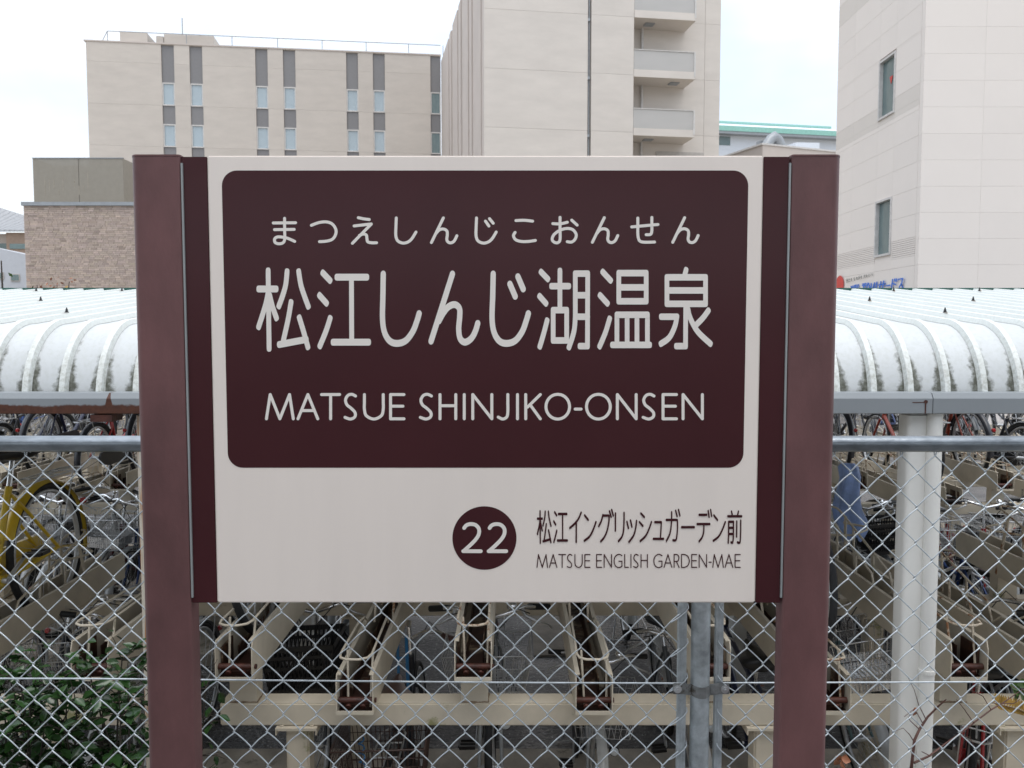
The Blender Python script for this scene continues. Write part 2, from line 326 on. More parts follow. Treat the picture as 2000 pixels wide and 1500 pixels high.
def gutterrust(edge):
    def f_(N, K, b, base):
        tc = N.new('ShaderNodeTexCoord'); sp = N.new('ShaderNodeSeparateXYZ'); K(tc.outputs['Object'], sp.inputs[0]); v = tc.outputs['Object']
        x, z = sp.outputs[0], sp.outputs[2]
        n = nz_(N,K,9.,v,5); n2 = nz_(N,K,60.,v)
        if edge:
            lvl = mth(N,K,'ADD', .037, mth(N,K,'MULTIPLY', mth(N,K,'SUBTRACT', n, .5), .034))
            # rusted-through peak near the left post
            pk = mth(N,K,'MAXIMUM', mth(N,K,'SUBTRACT', .055, mth(N,K,'MULTIPLY', mth(N,K,'ABSOLUTE', mth(N,K,'ADD', x, 1.488)), 4.2)), 0.)
            lvl = mth(N,K,'ADD', lvl, pk); lvl = mth(N,K,'ADD', lvl, mth(N,K,'MULTIPLY', mth(N,K,'SUBTRACT', n2, .5), .012))
            lim = N.new('ShaderNodeMapRange'); lim.inputs[1].default_value = -.95; lim.inputs[2].default_value = -.5; lim.inputs[3].default_value = 1; lim.inputs[4].default_value = 0; K(x, lim.inputs[0])
            lvl = mth(N,K,'MULTIPLY', lvl, lim.outputs[0])
            f = mth(N,K,'MULTIPLY', mth(N,K,'SUBTRACT', lvl, z), 160., clamp=True)
        else:
            a = mth(N,K,'MULTIPLY', mth(N,K,'SUBTRACT', .007, mth(N,K,'ABSOLUTE', mth(N,K,'SUBTRACT', x, 1.958))), 300., clamp=True)
            f = mth(N,K,'MULTIPLY', a, mth(N,K,'GREATER_THAN', n2, .48))
        mx = N.new('ShaderNodeMix'); mx.data_type = 'RGBA'; K(f, mx.inputs[0]); K(base, mx.inputs[6])
        rc = N.new('ShaderNodeMix'); rc.data_type = 'RGBA'; rc.inputs[6].default_value = (.028,.009,.006,1); rc.inputs[7].default_value = (.13,.042,.018,1); K(n2, rc.inputs[0]); K(rc.outputs[2], mx.inputs[7])
        K(mx.outputs[2], b.inputs['Base Color'])
    return f_
M['gutter'] = stain_mat('gutter_grey_rusty', (.25,.27,.285), gutterrust(True))
def coltain(N, K, b, base):
    tc = N.new('ShaderNodeTexCoord'); v = tc.outputs['Object']
    mp = N.new('ShaderNodeMapping'); mp.inputs['Scale'].default_value = (1,1,.05); K(v, mp.inputs[0])
    n = nz_(N,K,55.,mp.outputs[0],3); g = N.new('ShaderNodeMapRange'); g.inputs[1].default_value = .50; g.inputs[2].default_value = .62; K(n, g.inputs[0])
    mx = N.new('ShaderNodeMix'); mx.data_type = 'RGBA'; K(g.outputs[0], mx.inputs[0]); K(base, mx.inputs[6]); mx.inputs[7].default_value = (.40,.17,.06,1)
    K(mx.outputs[2], b.inputs['Base Color'])
M['stained'] = stain_mat('column_rust_streaked', (.60,.55,.46), coltain)
# ================================================================== SETTING
def sheet(name, x0, y0, x1, y1, z, m):
    b = MB(); b.quad((x0,y0,z),(x1,y0,z),(x1,y1,z),(x0,y1,z)); return tag(b.build(name, m), kind='structure')
sheet('ground', -400, -300, 400, 600, -.02, M['concrete'])
sheet('asphalt_lot', -30, 2.4, 30, 26, 0., M['asphalt'])
yk = at(1000, 1466, 1).y; dk = ray(1000, 1466); YK = dk.y*(-EYE/dk.z)
b = MB(); b.box((-14, 2.37, -.01), (14, YK, .012)); tag(b.build('concrete_apron', M['apron']), kind='structure')
d = ray(300, 1278); YL = d.y*(-(EYE-.09)/d.z)
b = MB(); b.box((-14, YL, -.01), (at(425, 1240, YL).x, YL+3.2, .09)); tag(b.build('kerb_slab', M['concrete']), kind='structure')
d1, d2 = ray(1078, 1283), ray(1078, 1180); Ya, Yb = d1.y*(-EYE/d1.z), d2.y*(-EYE/d2.z)
b = MB(); b.box((at(1043, 1283, Ya).x, Ya, -.01), (at(1116, 1283, Ya).x, Yb+1, .014)); tag(b.build('concrete_patch', mat('patch_concrete', (.21,.185,.155), .8, var=.3, vs=6, bump=.3)), kind='structure')
b = MB(); b.box((1.3, 9.1, -.01), (16, 10.3, .08)); tag(b.build('far_kerb', M['concrete']), kind='structure')
b = MB(); b.box((-16, -7, 0), (16, 2.36, PLAT)); tag(b.build('platform', mat('platform_asphalt', (.17,.165,.16), .8, var=.4, vs=30, bump=.4)), kind='structure')
# ================================================================== BUILDINGS
Z = Vector((0, 0, 1))
class Facade:
    """vertical plane through P with direction d (to the right in the photograph); n looks at the camera"""
    def __init__(s, P, d):
        s.P = Vector(P); s.d = Vector((d[0], d[1], 0)).normalized(); s.n = Vector((s.d.y, -s.d.x, 0))
    def uz(s, px, py):
        h = hit(px, py, s.P, s.n); return (h-s.P).dot(s.d), h.z
    def pt(s, u, z, off=0): return Vector((s.P.x, s.P.y, 0))+s.d*u+Z*z+s.n*off
    def slab(s, mb, u0, u1, z0, z1, o0, o1, mi=0):
        mb.prism([s.pt(u0, z0, o1), s.pt(u1, z0, o1), s.pt(u1, z1, o1), s.pt(u0, z1, o1)], s.n*(o0-o1), mi)
def two(pxa, Ya, pxb, Yb, pya=650, pyb=650):
    a, b_ = at(pxa, pya, Ya), at(pxb, pyb, Yb); return Facade(a, b_-a)
# ---- long wing with paired window strips
W = two(168, 65, 862, 68.4, 100, 120)
hotel = thing('hotel_building', 'beige multi storey hotel block with paired grey window strips and taller front block', 'building', (W.P.x, W.P.y, 0))
hotel_off = Vector((W.P.x, W.P.y, 0))
def part(mb, name, m, parent=hotel):
    o = mb.build(name, m, parent); o.matrix_parent_inverse = Matrix.Translation(-Vector(parent.location)); return o
zt = W.uz(167, 80)[1]; wr = W.uz(862, 300)[0]
cols = [(317,342),(372,397),(500,524),(554,578),(677,700),(729,752),(841,861)]
cu = [(W.uz(a, 200)[0], W.uz(c, 200)[0]) for a, c in cols]
zs = [W.uz(330, y)[1] for y in (88, 161, 206, 242, 286)]
fl = zs[1]-zs[3]; zwin = [(zs[1]-k*fl, zs[2]-k*fl) for k in range(0, 6)]
joint = [W.uz(330, 125)[1]-k*fl for k in range(0, 7)]
# dark back plane (joints) then panels proud of it
b = MB(); W.slab(b, .05, wr-.02, 0, zt-.1, -6, -.25); part(b, 'core', M['groove'])
edges = [0]+[v for c in cu for v in c]+[wr]
zj = [zt]+[j for j in joint if j > .3]+[0]
for i in range(0, len(edges), 2):
    u0, u1 = edges[i], edges[i+1]
    for a, c in zip(zj[:-1], zj[1:]):
        if u1-u0 < .1: continue
        b = MB(); W.slab(b, u0, u1, c+.004, a-.004, -.24, 0); part(b, 'wall_panel', M['wall_pale'])
b = MB(); W.slab(b, -.15, wr, zt, zt+.10, -.6, .05); part(b, 'coping', M['wall_side'])
for ci, (u0, u1) in enumerate(cu):
    top = zt
    prev = zs[0]
    b = MB(); W.slab(b, u0, u1, zs[0], zt, -.24, -.01); part(b, 'wall_panel', M['wall_pale'])
    for k, (a, c) in enumerate(zwin):
        if c < 1: break
        b = MB(); W.slab(b, u0+.02, u1-.02, a, prev, -.24, -.12); part(b, 'spandrel_panel', M['spandrel'])
        prev = c
        if a < EYE: continue
        f = MB(); t = .09
        W.slab(f, u0, u0+t, c, a, -.24, -.06); W.slab(f, u1-t, u1, c, a, -.24, -.06); W.slab(f, u0+t, u1-t, a-t, a, -.24, -.06); W.slab(f, u0+t, u1-t, c, c+t, -.24, -.04)
        fr = part(f, 'window', M['frame'])
        gl = MB(); W.slab(gl, u0+t, u1-t, c+t, a-t, -.14, -.12); o = gl.build('pane', M['glass_green'] if ci == 6 else M['glass'], fr)
        cv = MB(); nn = 9; pts = []
        for q in range(nn+1): pts.append(W.pt(u0+t+(u1-u0-2*t)*q/nn, c+t, -.20+.03*(q % 2)))
        for q in range(nn): cv.quad(pts[q], pts[q+1], pts[q+1]+Z*(a-c-2*t), pts[q]+Z*(a-c-2*t))
        o = cv.build('curtain', M['curtain'], fr)
# roof boxes, railing and aerials on the wing
def rbox(p0, p1, py, off, m, dep=3):
    u0 = W.uz(p0, 100)[0]; u1 = W.uz(p1, 100)[0]; z1 = W.uz((p0+p1)/2, py)[1]; z1 = EYE+(z1-EYE)*(66-off)/65.5
    b = MB(); W.slab(b, u0, u1, zt+.19, z1, off-dep, off); return part(b, 'roof_box', m)
rbox(229, 283, 68, -.7, M['wall_pale']); rbox(298, 312, 75, -1.0, M['wall_pale']); rbox(313, 412, 73, -1.1, M['wall_pale'])
u0 = W.uz(450, 95)[0]; b = MB(); W.slab(b, u0, wr-.2, zt+.19, W.uz(600, 97)[1]+.12, -1.6, -.8); part(b, 'roof_fascia', M['metal_grey'])
rl = MB(); zr = W.uz(450, 64)[1]; ups = [W.uz(p, 80)[0] for p in (203, 267, 359, 449, 539, 627, 714, 798, 866)]
rl.tube([W.pt(W.uz(203, 60)[0], zr, -.8), W.pt(wr, zr, -.8)], .035, 5)
for u in ups: rl.tube([W.pt(u, zt+.1, -.8), W.pt(u, zr, -.8)], .03, 5)
rl.tube([W.pt(ups[0]-.5, zt+.1, -.8), W.pt(ups[0], zr, -.8)], .03, 5)
part(rl, 'roof_railing', M['metal_grey'])
an = MB(); ua = W.uz(343, 60)[0]; an.tube([W.pt(ua, zt+.2, -2), W.pt(ua, W.uz(343, 16)[1], -2)], .04, 5)
uc = W.uz(383, 60)[0]; an.tube([W.pt(uc-.2, zt+1.5, -2), W.pt(uc, zt+1.1, -2), W.pt(uc+.2, zt+.3, -2)], .09, 5); part(an, 'aerial', M['metal_grey'])
# ---- forward tower: side wall and front
SD = two(862, 68.4, 945.5, 46.0, 120, 150)
su = lambda px: SD.uz(px, 200)[0]
tw = SD.uz(864, 112)[1]; send = su(944.9)
b = MB(); SD.slab(b, 0.05, send-.3, 0, tw-.1, -5, -.3); part(b, 'core', M['groove'])
ed = [862,876,878,881,884,893.5,895.5,900,903,914,916.5,921,924,939,941.5,945.5]
for i in range(0, len(ed), 2):
    u0, u1 = su(ed[i]), su(ed[i+1]); wide = True
    b = MB(); SD.slab(b, u0, u1, 0, tw, -.3, 0); part(b, 'side_wall_panel', M['wall_side'])
P945 = at(945.5, 150, 46.0); TF = Facade(P945, (math.cos(R(8.6)), math.sin(R(8.6))))
tu = lambda px: TF.uz(px, 200)[0]
TZ = 40.0
fz = [TF.uz(947, y)[1] for y in (16, 131.5, 247.5)]; fh = (fz[0]-fz[2])/2
tj = [fz[0]+k*fh for k in range(4, 0, -1)]+[fz[0]-k*fh for k in range(0, 9)]; tj = [TZ]+[t for t in tj if .5 < t < TZ-.5]+[0]
BK = 1.75   # depth of the balcony recess
b = MB(); TF.slab(b, .05, tu(1404), 0, TZ-.1, -9, -BK-.24); TF.slab(b, .05, tu(1236), 0, TZ-.1, -BK-.24, -.24); part(b, 'core', M['groove'])
def front(pa, pb, off, m=M['wall_tower'], zsh=0, ua=None, ub=None):
    u0 = tu(pa) if ua is None else ua; u1 = tu(pb) if ub is None else ub
    for a, c in zip(tj[:-1], tj[1:]):
        b = MB(); TF.slab(b, u0, u1, max(c+.005+zsh, 0), a-.005+zsh, off-.24, off); part(b, 'wall_panel', m)
front(945.5, 1147.5, 0); front(1154.5, 1237, 0)
tube = MB(); ug = tu(1151)
for z_ in tj: tube.box(tuple(TF.pt(ug-.12, z_-.35, -.2)), tuple(TF.pt(ug+.02, z_-.2, .0)))
part(tube, 'bracket', M['metal_grey'])
gb = MB(); gb.tube([TF.pt(ug, 0, -.15), TF.pt(ug, TZ, -.15)], .05, 6); part(gb, 'drain_pipe', M['metal_grey'])
# wall behind the balconies, measured on its own plane
BF = Facade(TF.P-TF.n*BK, TF.d); bu = lambda px: BF.uz(px, 200)[0]
u1357 = tu(1357)
bz = [BF.uz(1395, y)[1] for y in (48, 157, 266)]; bh = (bz[0]-bz[2])/2
bj = [TZ]+[t for t in [bz[0]+k*bh for k in range(5, -9, -1)] if .5 < t < TZ-.5]+[0]
for (ua, ub) in ((tu(1237)+.01, bu(1375)), (bu(1375.5), bu(1405.5))):
    for a, c in zip(bj[:-1], bj[1:]):
        b = MB(); BF.slab(b, ua, ub, c+.005, a-.005, -.23, 0); part(b, 'wall_panel', M['wall_tower'])
pp = MB(); up_ = bu(1252); pp.tube([BF.pt(up_, 0, .12), BF.pt(up_, TZ, .12)], .08, 8); part(pp, 'rain_pipe', M['frame'])
za = [TF.uz(1238, y)[1] for y in (33.5, 149, 264)]   # slab undersides at the left
zp = [TF.uz(1238, y)[1] for y in (-20, 95, 210)]     # rail tops
uL, uR = tu(1237)+.02, tu(1357)
for k in range(-1, 4):
    zb = za[0]-(k)*(za[0]-za[2])/2; ztop = zb+(zp[1]-za[1]); hb = (ztop-zb)*.27
    if zb < 4: continue
    m_ = MB(); TF.slab(m_, uL, uR, zb, zb+.14, -BK+.003, 0)
    TF.slab(m_, uL, uR-.1, zb+.14, zb+hb, -.1, 0); TF.slab(m_, uR-.1, uR, zb+.14, zb+hb, -BK+.003, 0)
    bl = part(m_, 'balcony', M['wall_tower'])
    m_ = MB(); TF.slab(m_, uL, uR-.05, zb+hb+.01, ztop-.04, -.05, -.02); TF.slab(m_, uR-.05, uR-.02, zb+hb+.01, ztop-.04, -BK+.01, -.02)
    o = m_.build('parapet_screen', M['balcony'], bl)
    m_ = MB(); TF.slab(m_, uL, uR, ztop-.04, ztop, -.09, .02); TF.slab(m_, uR-.07, uR+.02, zb+.14, ztop-.04, -.07, .02); TF.slab(m_, uR-.07, uR+.02, ztop-.04, ztop, -BK+.01, -.09)
    o = m_.build('handrail', M['frame'], bl)
    uu = uL+(.24 if k % 2 == 0 else .66)*(uR-uL)
    m_ = MB(); TF.slab(m_, uu, uu+.55, zb-.05, zb-.003, -1.15, -.65); o = m_.build('escape_hatch', M['metal_grey'], bl)
m_ = MB(); BF.slab(m_, bu(1282), bu(1375), BF.uz(1330, 306)[1], BF.uz(1330, 297.5)[1], .002, .1); part(m_, 'window_hood', M['groove'])
# ---- right hand cladding building: front parallel to the platform, side running away
YC = 22.0; XC = at(1800, 300, YC).x
cl = thing('clad_building', 'pale panel clad building with two narrow windows, cut off by the right edge', 'building', (XC, YC, 0))
RF = Facade((XC, YC, 0), (1, 0)); Yf = XC/at(1632.5, 300, 1).x
LF = Facade((XC-.02, YC, 0), (0, -1)); LF.P = Vector((XC, Yf, 0)); LF.n = Vector((-1, 0, 0)); LF.d = Vector((0, -1, 0))
RH = .6875; H0 = RF.uz(1850, 52)[1]; HT = 22.0
b = MB(); b.box((XC+.2, YC+.2, 0), (XC+16, Yf-.05, HT-.05)); part(b, 'core', mat('sealant_joint', (.66,.62,.58), .8), cl)
rows = [H0+k*RH for k in range(-40, 30)]; rows = [r for r in rows if .1 < r < HT]
rows = [0]+rows+[HT]
mesh_cache = {}
def cpanel(fc, u0, u1, z0, z1, m, name='cladding_panel'):
    key = (round(u1-u0, 3), round(z1-z0, 3), m.name, fc is LF)
    if key not in mesh_cache:
        mb = MB(); fc_ = Facade((0,0,0), fc.d); fc_.n = fc.n; fc_.slab(mb, 0, u1-u0, 0, z1-z0, -.19, 0); me = mb.mesh(name, m)
        mesh_cache[key] = me
    o = ob(name, mesh_cache[key], cl); o.location = fc.pt(u0, z0)-Vector(cl.location); return o
pw = RF.uz(1918, 300)[0]-0
for i in range(0, 5):
    for a, c in zip(rows[:-1], rows[1:]): cpanel(RF, i*pw+(.0015 if i else .0), (i+1)*pw-.0015, a+.0015, c-.0015, M['panel_white'])
lu = lambda px, py=200: LF.uz(px, py)[0]
LW = Yf-YC
wv = [(lu(1716.5), lu(1748), None, None)]
wu0, wu1 = lu(1716.5), lu(1748)
wz = [(LF.uz(1732, 228.5)[1], LF.uz(1732, 112)[1]), (LF.uz(1727, 500)[1], LF.uz(1727, 389)[1])]
bands = [(LF.uz(1636, 293)[1], LF.uz(1636, 257)[1]), (LF.uz(1638, 56)[1], LF.uz(1638, 16)[1])]
lv = (LF.uz(1640, 527)[1], LF.uz(1640, 497)[1])
cuts = sorted(set([0, lu(1668), wu0, wu1, LW-.19-.01]))
rz = sorted(rows+[z for b_ in bands for z in b_]+[z for w_ in wz for z in w_]+list(lv))
rz2 = [rz[0]]
for z_ in rz[1:]:
    if z_-rz2[-1] > .05: rz2.append(z_)
for i, (a, c) in enumerate(zip(cuts[:-1], cuts[1:])):
    inwin = abs(a-wu0) < 1e-6
    for z0, z1 in zip(rz2[:-1], rz2[1:]):
        zm = (z0+z1)/2
        if inwin and any(w0-.03 < zm < w1+.03 for w0, w1 in wz): continue
        band = any(b0-.02 < zm < b1+.02 for b0, b1 in bands)
        if lv[0]-.03 < zm < lv[1]+.03: continue
        joint_ = .0035 if any(abs(z1-r) < .02 for r in rows) else .0015
        cpanel(LF, a+.0025, c-.0025, z0+.0015, z1-joint_, M['panel_band'] if band else M['panel_white'])
n = 9
for q in range(n):
    z0 = lv[0]+(lv[1]-lv[0])*q/n; z1 = lv[0]+(lv[1]-lv[0])*(q+1)/n
    for a, c in ((0, wu0), (wu1, LW-.2)):
        b = MB(); LF.slab(b, a+.005, c-.005, z0+.004, z1-.007, -.19, .0); part(b, 'louvre_slat', M['panel_white'], cl)
b = MB(); LF.slab(b, wu0, wu1, lv[0], wz[1][0], -.19, -.01); part(b, 'cladding_panel', M['panel_white'], cl)
for wi, (z0, z1) in enumerate(wz):
    f = MB(); t = .06
    LF.slab(f, wu0, wu0+t, z0, z1, -.19, .03); LF.slab(f, wu1-t, wu1, z0, z1, -.19, .03); LF.slab(f, wu0+t, wu1-t, z1-t, z1, -.19, .03); LF.slab(f, wu0+t, wu1-t, z0, z0+t, -.19, .05)
    fr = part(f, 'window', M['frame'], cl)
    g_ = MB(); LF.slab(g_, wu0+t, wu1-t, z0+t, z1-t, -.10, -.08); o = g_.build('pane', M['glass_green'], fr)
    g_ = MB()
    for q in range(8):
        ua = wu0+t+(wu1-wu0-2*t)*q/8; ub = wu0+t+(wu1-wu0-2*t)*(q+1)/8
        g_.quad(LF.pt(ua, z0+t, -.16+.03*(q % 2)), LF.pt(ub, z0+t, -.16+.03*((q+1) % 2)), LF.pt(ub, z1-t, -.16+.03*((q+1) % 2)), LF.pt(ua, z1-t, -.16+.03*(q % 2)))
    o = g_.build('curtain', M['curtain'], fr)
    if wi == 0:
        c_ = LF.pt(*LF.uz(1736, 155), -.07); mk = MB()
        mk.prism([c_+Vector((0, .10, .09)), c_+Vector((0, -.10, .09)), c_+Vector((0, 0, -.14))][::-1], (-.004, 0, 0)); o = mk.build('rescue_mark', M['logo_red'], fr)
# shop lettering on the side wall, half hidden by the shed roof
# ------------------------------------------------------------------ stroke lettering
def catmull(P, k=6):
    if len(P) < 3: return P
    Q = [P[0]]+list(P)+[P[-1]]; o = []
    for i in range(1, len(Q)-2):
        p0, p1, p2, p3 = Q[i-1], Q[i], Q[i+1], Q[i+2]
        for j in range(k):
            t = j/k
            o.append(tuple(.5*((2*p1[a])+(-p0[a]+p2[a])*t+(2*p0[a]-5*p1[a]+4*p2[a]-p3[a])*t*t+(-p0[a]+3*p1[a]-3*p2[a]+p3[a])*t**3) for a in (0, 1)))
    o.append(P[-1]); return o
def stroke_poly(P, rx, ry, sq=2.0):
    """outline of a stroke drawn with an elliptic pen, returned as (verts, quads)"""
    P = [(x/rx, y/ry) for x, y in P]; n = len(P); Lf = []; Rt = []
    for i in range(n):
        a = P[max(i-1, 0)]; c = P[min(i+1, n-1)]; tx, ty = c[0]-a[0], c[1]-a[1]; l = math.hypot(tx, ty) or 1; tx /= l; ty /= l
        Lf.append((P[i][0]-ty, P[i][1]+tx)); Rt.append((P[i][0]+ty, P[i][1]-tx))
        if i == 0: t0 = (tx, ty)
        if i == n-1: t1 = (tx, ty)
    K_ = 7; poly = list(Lf)
    def cap(c, t, s):
        out_ = []
        for j in range(1, K_):
            a = math.pi*j/K_; ca, sa = math.cos(a), math.sin(a)
            e = 2/sq; x = math.copysign(abs(ca)**e, ca); y = abs(sa)**e
            out_.append((c[0]+s*(-t[1])*x+s*t[0]*y, c[1]+s*t[0]*x+s*t[1]*y))
        return out_
    end = cap(P[-1], t1, 1); start = cap(P[0], t0, -1)
    vs = Lf+Rt+end+start; fs = [(i, i+1, n+i+1, n+i) for i in range(n-1)]
    e0 = 2*n; fs.append(tuple([n-1]+[e0+j for j in range(len(end))]+[2*n-1]))
    s0 = e0+len(end); fs.append(tuple([n]+[s0+j for j in range(len(start))]+[0]))
    prog = [i/n for i in range(n)]*2+[1.]*len(end)+[0.]*len(start)
    return [(x*rx, y*ry) for x, y in vs], fs, prog
LAY = [0]
def draw(mb, strokes, rx, ry, mapf, tf=None, sq=2.0, step=.00004):
    for s in strokes:
        k = 'l'
        if isinstance(s[0], str): k = s[0]; s = s[1:]
        r_ = 1.0
        P = [tuple(p) for p in s]
        if k == 'c': P = catmull(P)
        if tf: P = [tf(p) for p in P]
        vs, fs, prog = stroke_poly(P, rx, ry, sq)
        LAY[0] = (LAY[0]+1) % 12
        V = [mapf(x, y, (LAY[0]+g_*.9)*step) for (x, y), g_ in zip(vs, prog)]
        # keep faces turned to the camera
        f0 = fs[0]; a, b_, c = V[f0[0]], V[f0[1]], V[f0[2]]
        nn = (b_-a).cross(c-a); vw = (a-Vector((0, 0, EYE)))
        if nn.dot(vw) > 0: fs = [tuple(reversed(f)) for f in fs]
        mb.add(V, fs)
def wallmap(sx, ox, oy, off):
    def f(x, y, l):
        px, py = ox+x/sx, oy+y/sx; u, z = LF.uz(px, py); return LF.pt(u, z, off+l*60)
    return f
b = MB(); wm = wallmap(12.5, 1630, 530, .03)
kb = [[(430,372),(440,400)],[(478,360),(470,400)],[(520,345),(515,400)],[(555,335),(555,400)],[(610,330),(600,400)],
 [(720,310),(800,298)],[(715,350),(810,338)],[(760,305),(750,400)],[(860,290),(830,400)],[(880,300),(905,400)],[(945,300),(938,400)],
 [(1000,285),(975,400)],[(1060,265),(1040,400)],[(1110,330),(1270,300)],[(1160,255),(1130,390)],[(1235,240),(1210,390)],[(1290,355),(1390,338)],
 [(1455,200),(1430,390)],[(1450,290),(1530,320)],[(1510,190),(1520,240)],[(1550,185),(1560,235)],[(1600,195),(1715,175)],[(1710,180),(1690,280),(1630,390)],[(1660,310),(1690,400)]]
draw(b, kb, 17, 17, wm, sq=4); o = part(b, 'shop_lettering', M['logo_blue'], cl)
b = MB(); x = 310
for gl_ in range(11):
    yb = 255-gl_*14.2; w_ = 44-gl_; 
    q = [[(0,0),(0,95)],[(38,-10),(38,85)],[(0,0),(38,-10)],[(0,45),(38,35)]] if gl_ in (0, 5, 7) else [[(2,20),(36,8)],[(18,-5),(14,90)],[(4,60),(36,75)]] if gl_ % 2 else [[(6,0),(2,80)],[(2,40),(36,25)],[(30,0),(36,85)]]
    s_ = .88-gl_*.02
    draw(b, [[(x+px_*s_, yb-60+py_*s_) for px_, py_ in st] for st in q], 4.5, 4.5, wm); x += 62
part(b, 'small_lettering', M['logo_black'], cl)
b = MB(); uu, zz = LF.uz(1641.5, 556); r0 = .26
ring = [LF.pt(uu+r0*1.3*math.cos(a*math.pi/12), zz+r0*1.15*math.sin(a*math.pi/12), .03) for a in range(24)]
b.add(ring, [tuple(range(24))[::-1]]); part(b, 'round_logo', M['logo_red'], cl)
# ---- far white hall with green eaves, and small beige block
HF = two(1380, 92, 1640, 95, 230, 230)
hall = thing('white_hall', 'distant white hall with two green eave lines between the tall blocks', 'building', HF.P.copy()); hall.location.z = 0
z_t, z_g1, z_g0, = HF.uz(1407, 218)[1], HF.uz(1407, 246)[1], HF.uz(1407, 255)[1]
u0, u1 = -3, HF.uz(1660, 300)[0]
b = MB(); HF.slab(b, u0, u1, 0, z_g0-.25, -14, -.9); part(b, 'wall', M['far_white'], hall)
b = MB(); b.prism([HF.pt(u0, z_g1, 0), HF.pt(u0, z_t-.2, -4), HF.pt(u0, z_t-.5, -4), HF.pt(u0, z_g1-.3, 0)][::-1], HF.d*(u1-u0)); part(b, 'roof', M['far_white'], hall)
b = MB(); HF.slab(b, u0, u1, z_g0, z_g1+.05, -.25, .12); part(b, 'eave_gutter', M['green'], hall)
b = MB(); HF.slab(b, u0, u1, z_g0-.28, z_g0-.01, -.85, .05); part(b, 'eave_soffit', M['metal_grey'], hall)
b = MB(); HF.slab(b, u0, u1, z_t-.18, z_t+.06, -4.2, -3.9); part(b, 'ridge_cap', M['green'], hall)
for k in range(16):
    u = HF.uz(1420+k*15.6, 226)[0]; b = MB(); HF.slab(b, u, u+.22, z_t-.95, z_t-.7, -3.4, -3.1); part(b, 'snow_guard', M['metal_grey'], hall)
b = MB(); HF.slab(b, u0, HF.uz(1433, 270)[0], HF.uz(1420, 280)[1], HF.uz(1420, 263)[1], -.9, -.84); part(b, 'window', M['glass_green'], hall)
BB = two(1489.5, 58, 1640, 60.5, 283, 290)
bb = thing('small_beige_block', 'low beige flat roofed block with roof ducts in front of the white hall', 'building', (BB.P.x, BB.P.y, 0))
zb_ = BB.uz(1490, 283)[1]; u1 = BB.uz(1650, 290)[0]
b = MB(); BB.slab(b, 0, u1, 0, zb_, -22, 0); part(b, 'wall', M['wall_side'], bb)
b = MB(); BB.slab(b, -.1, u1, zb_, zb_+.12, -22.1, .06); part(b, 'parapet', M['frame'], bb)
b = MB(); uu = BB.uz(1541, 280)[0]; b.tube([BB.pt(uu+q*.33, zb_+.2+h, -2.4) for q, h in ((-1,.1),(0,.45),(1,.9),(2,1.15),(3,.95),(4,.3))], .38, 10); part(b, 'duct', M['metal_grey'], bb)
b = MB(); BB.slab(b, BB.uz(1537, 280)[0], BB.uz(1552, 280)[0], zb_+.12, zb_+1.1, -3.4, -2.9); BB.slab(b, BB.uz(1566, 280)[0], BB.uz(1592, 280)[0], zb_+.12, zb_+.75, -3.4, -2.6); part(b, 'plant_unit', M['metal_grey'], bb)
b = MB(); b.prism([BB.pt(BB.uz(1596, 280)[0], zb_+.12, -2.6), BB.pt(u1, zb_+.12, -2.6), BB.pt(u1, zb_+1.3, -2.6), BB.pt(u1-2.2, zb_+1.15, -2.6)], BB.n*(-3)); part(b, 'skylight', M['far_white'], bb)
# ---- brick building at left, its screened roof plant
BR = Facade((at(50, 500, 30).x, 30, 0), (1, 0))
bk = thing('brick_building', 'windowless light brown brick building behind the left end of the shed', 'building', (BR.P.x, BR.P.y, 0))
zbt = BR.uz(150, 402)[1]; uR_ = BR.uz(520, 500)[0]
b = MB(); BR.slab(b, 0.01, uR_+5, 0, zbt-.02, -9, 0); part(b, 'wall', M['mortar'], bk)
b = MB(); BR.slab(b, -.05, uR_+5.1, zbt, zbt+.13, -.4, .09); part(b, 'coping', M['metal_grey'], bk)
ch, cw = .0685, .205
zlo = BR.uz(150, 585)[1]; vs = []; fs = []; tones = []; big = []
b = MB(); r_ = 0; z_ = zbt-ch
rb = random.Random(3); tonev = []
while z_ > zlo:
    u = -rb.random()*.1; 
    while u < BR.uz(300, 500)[0]:
        l = rb.choice((.1, .205, .205, .205, .3)); a, c = max(u, .0), u+l-.008
        if c > a+.02:
            n0 = len(b.v); BR.slab(b, a, c, z_+.004, z_+ch-.004, .0005, .012+rb.random()*.012)
            t = 1+rb.uniform(-.13, .13)+(.12 if rb.random() < .1 else 0)-(.16 if rb.random() < .12 else 0)
            tonev += [(t, t*rb.uniform(.965, 1.0), t*rb.uniform(.93, 1.0))]*(len(b.v)-n0)
        u += l
    z_ -= ch; r_ += 1
o = part(b, 'brick', M['brick'], bk); o['kind'] = 'stuff'
ca = o.data.color_attributes.new('tone', 'FLOAT_COLOR', 'POINT')
if len(o.data.vertices) == len(tonev):
    for i, t in enumerate(tonev): ca.data[i].color = (*t, 1)
SF = Facade((at(65, 350, 31).x, 31, 0), (1, 0))
zs0, zs1 = SF.uz(150, 394)[1], SF.uz(150, 309.5)[1]; ue = SF.uz(241, 350)[0]; um = SF.uz(154, 350)[0]
for a, c in ((0, um-.01), (um+.01, ue)):
    b = MB(); SF.slab(b, a, c, zs0, zs1, -.04, 0); part(b, 'plant_screen', M['screen'], bk)
b = MB(); b.box(tuple(SF.pt(ue-.04, zs0, -1.3)), tuple(SF.pt(ue, zs1, -.045))); b.v = [(x_, y_, z2) for x_, y_, z2 in b.v]; part(b, 'plant_screen', M['screen'], bk)
b = MB(); b.box(tuple(SF.pt(.01, zs0, -1.3)), tuple(SF.pt(.05, zs1, -.045))); part(b, 'plant_screen', M['screen'], bk)
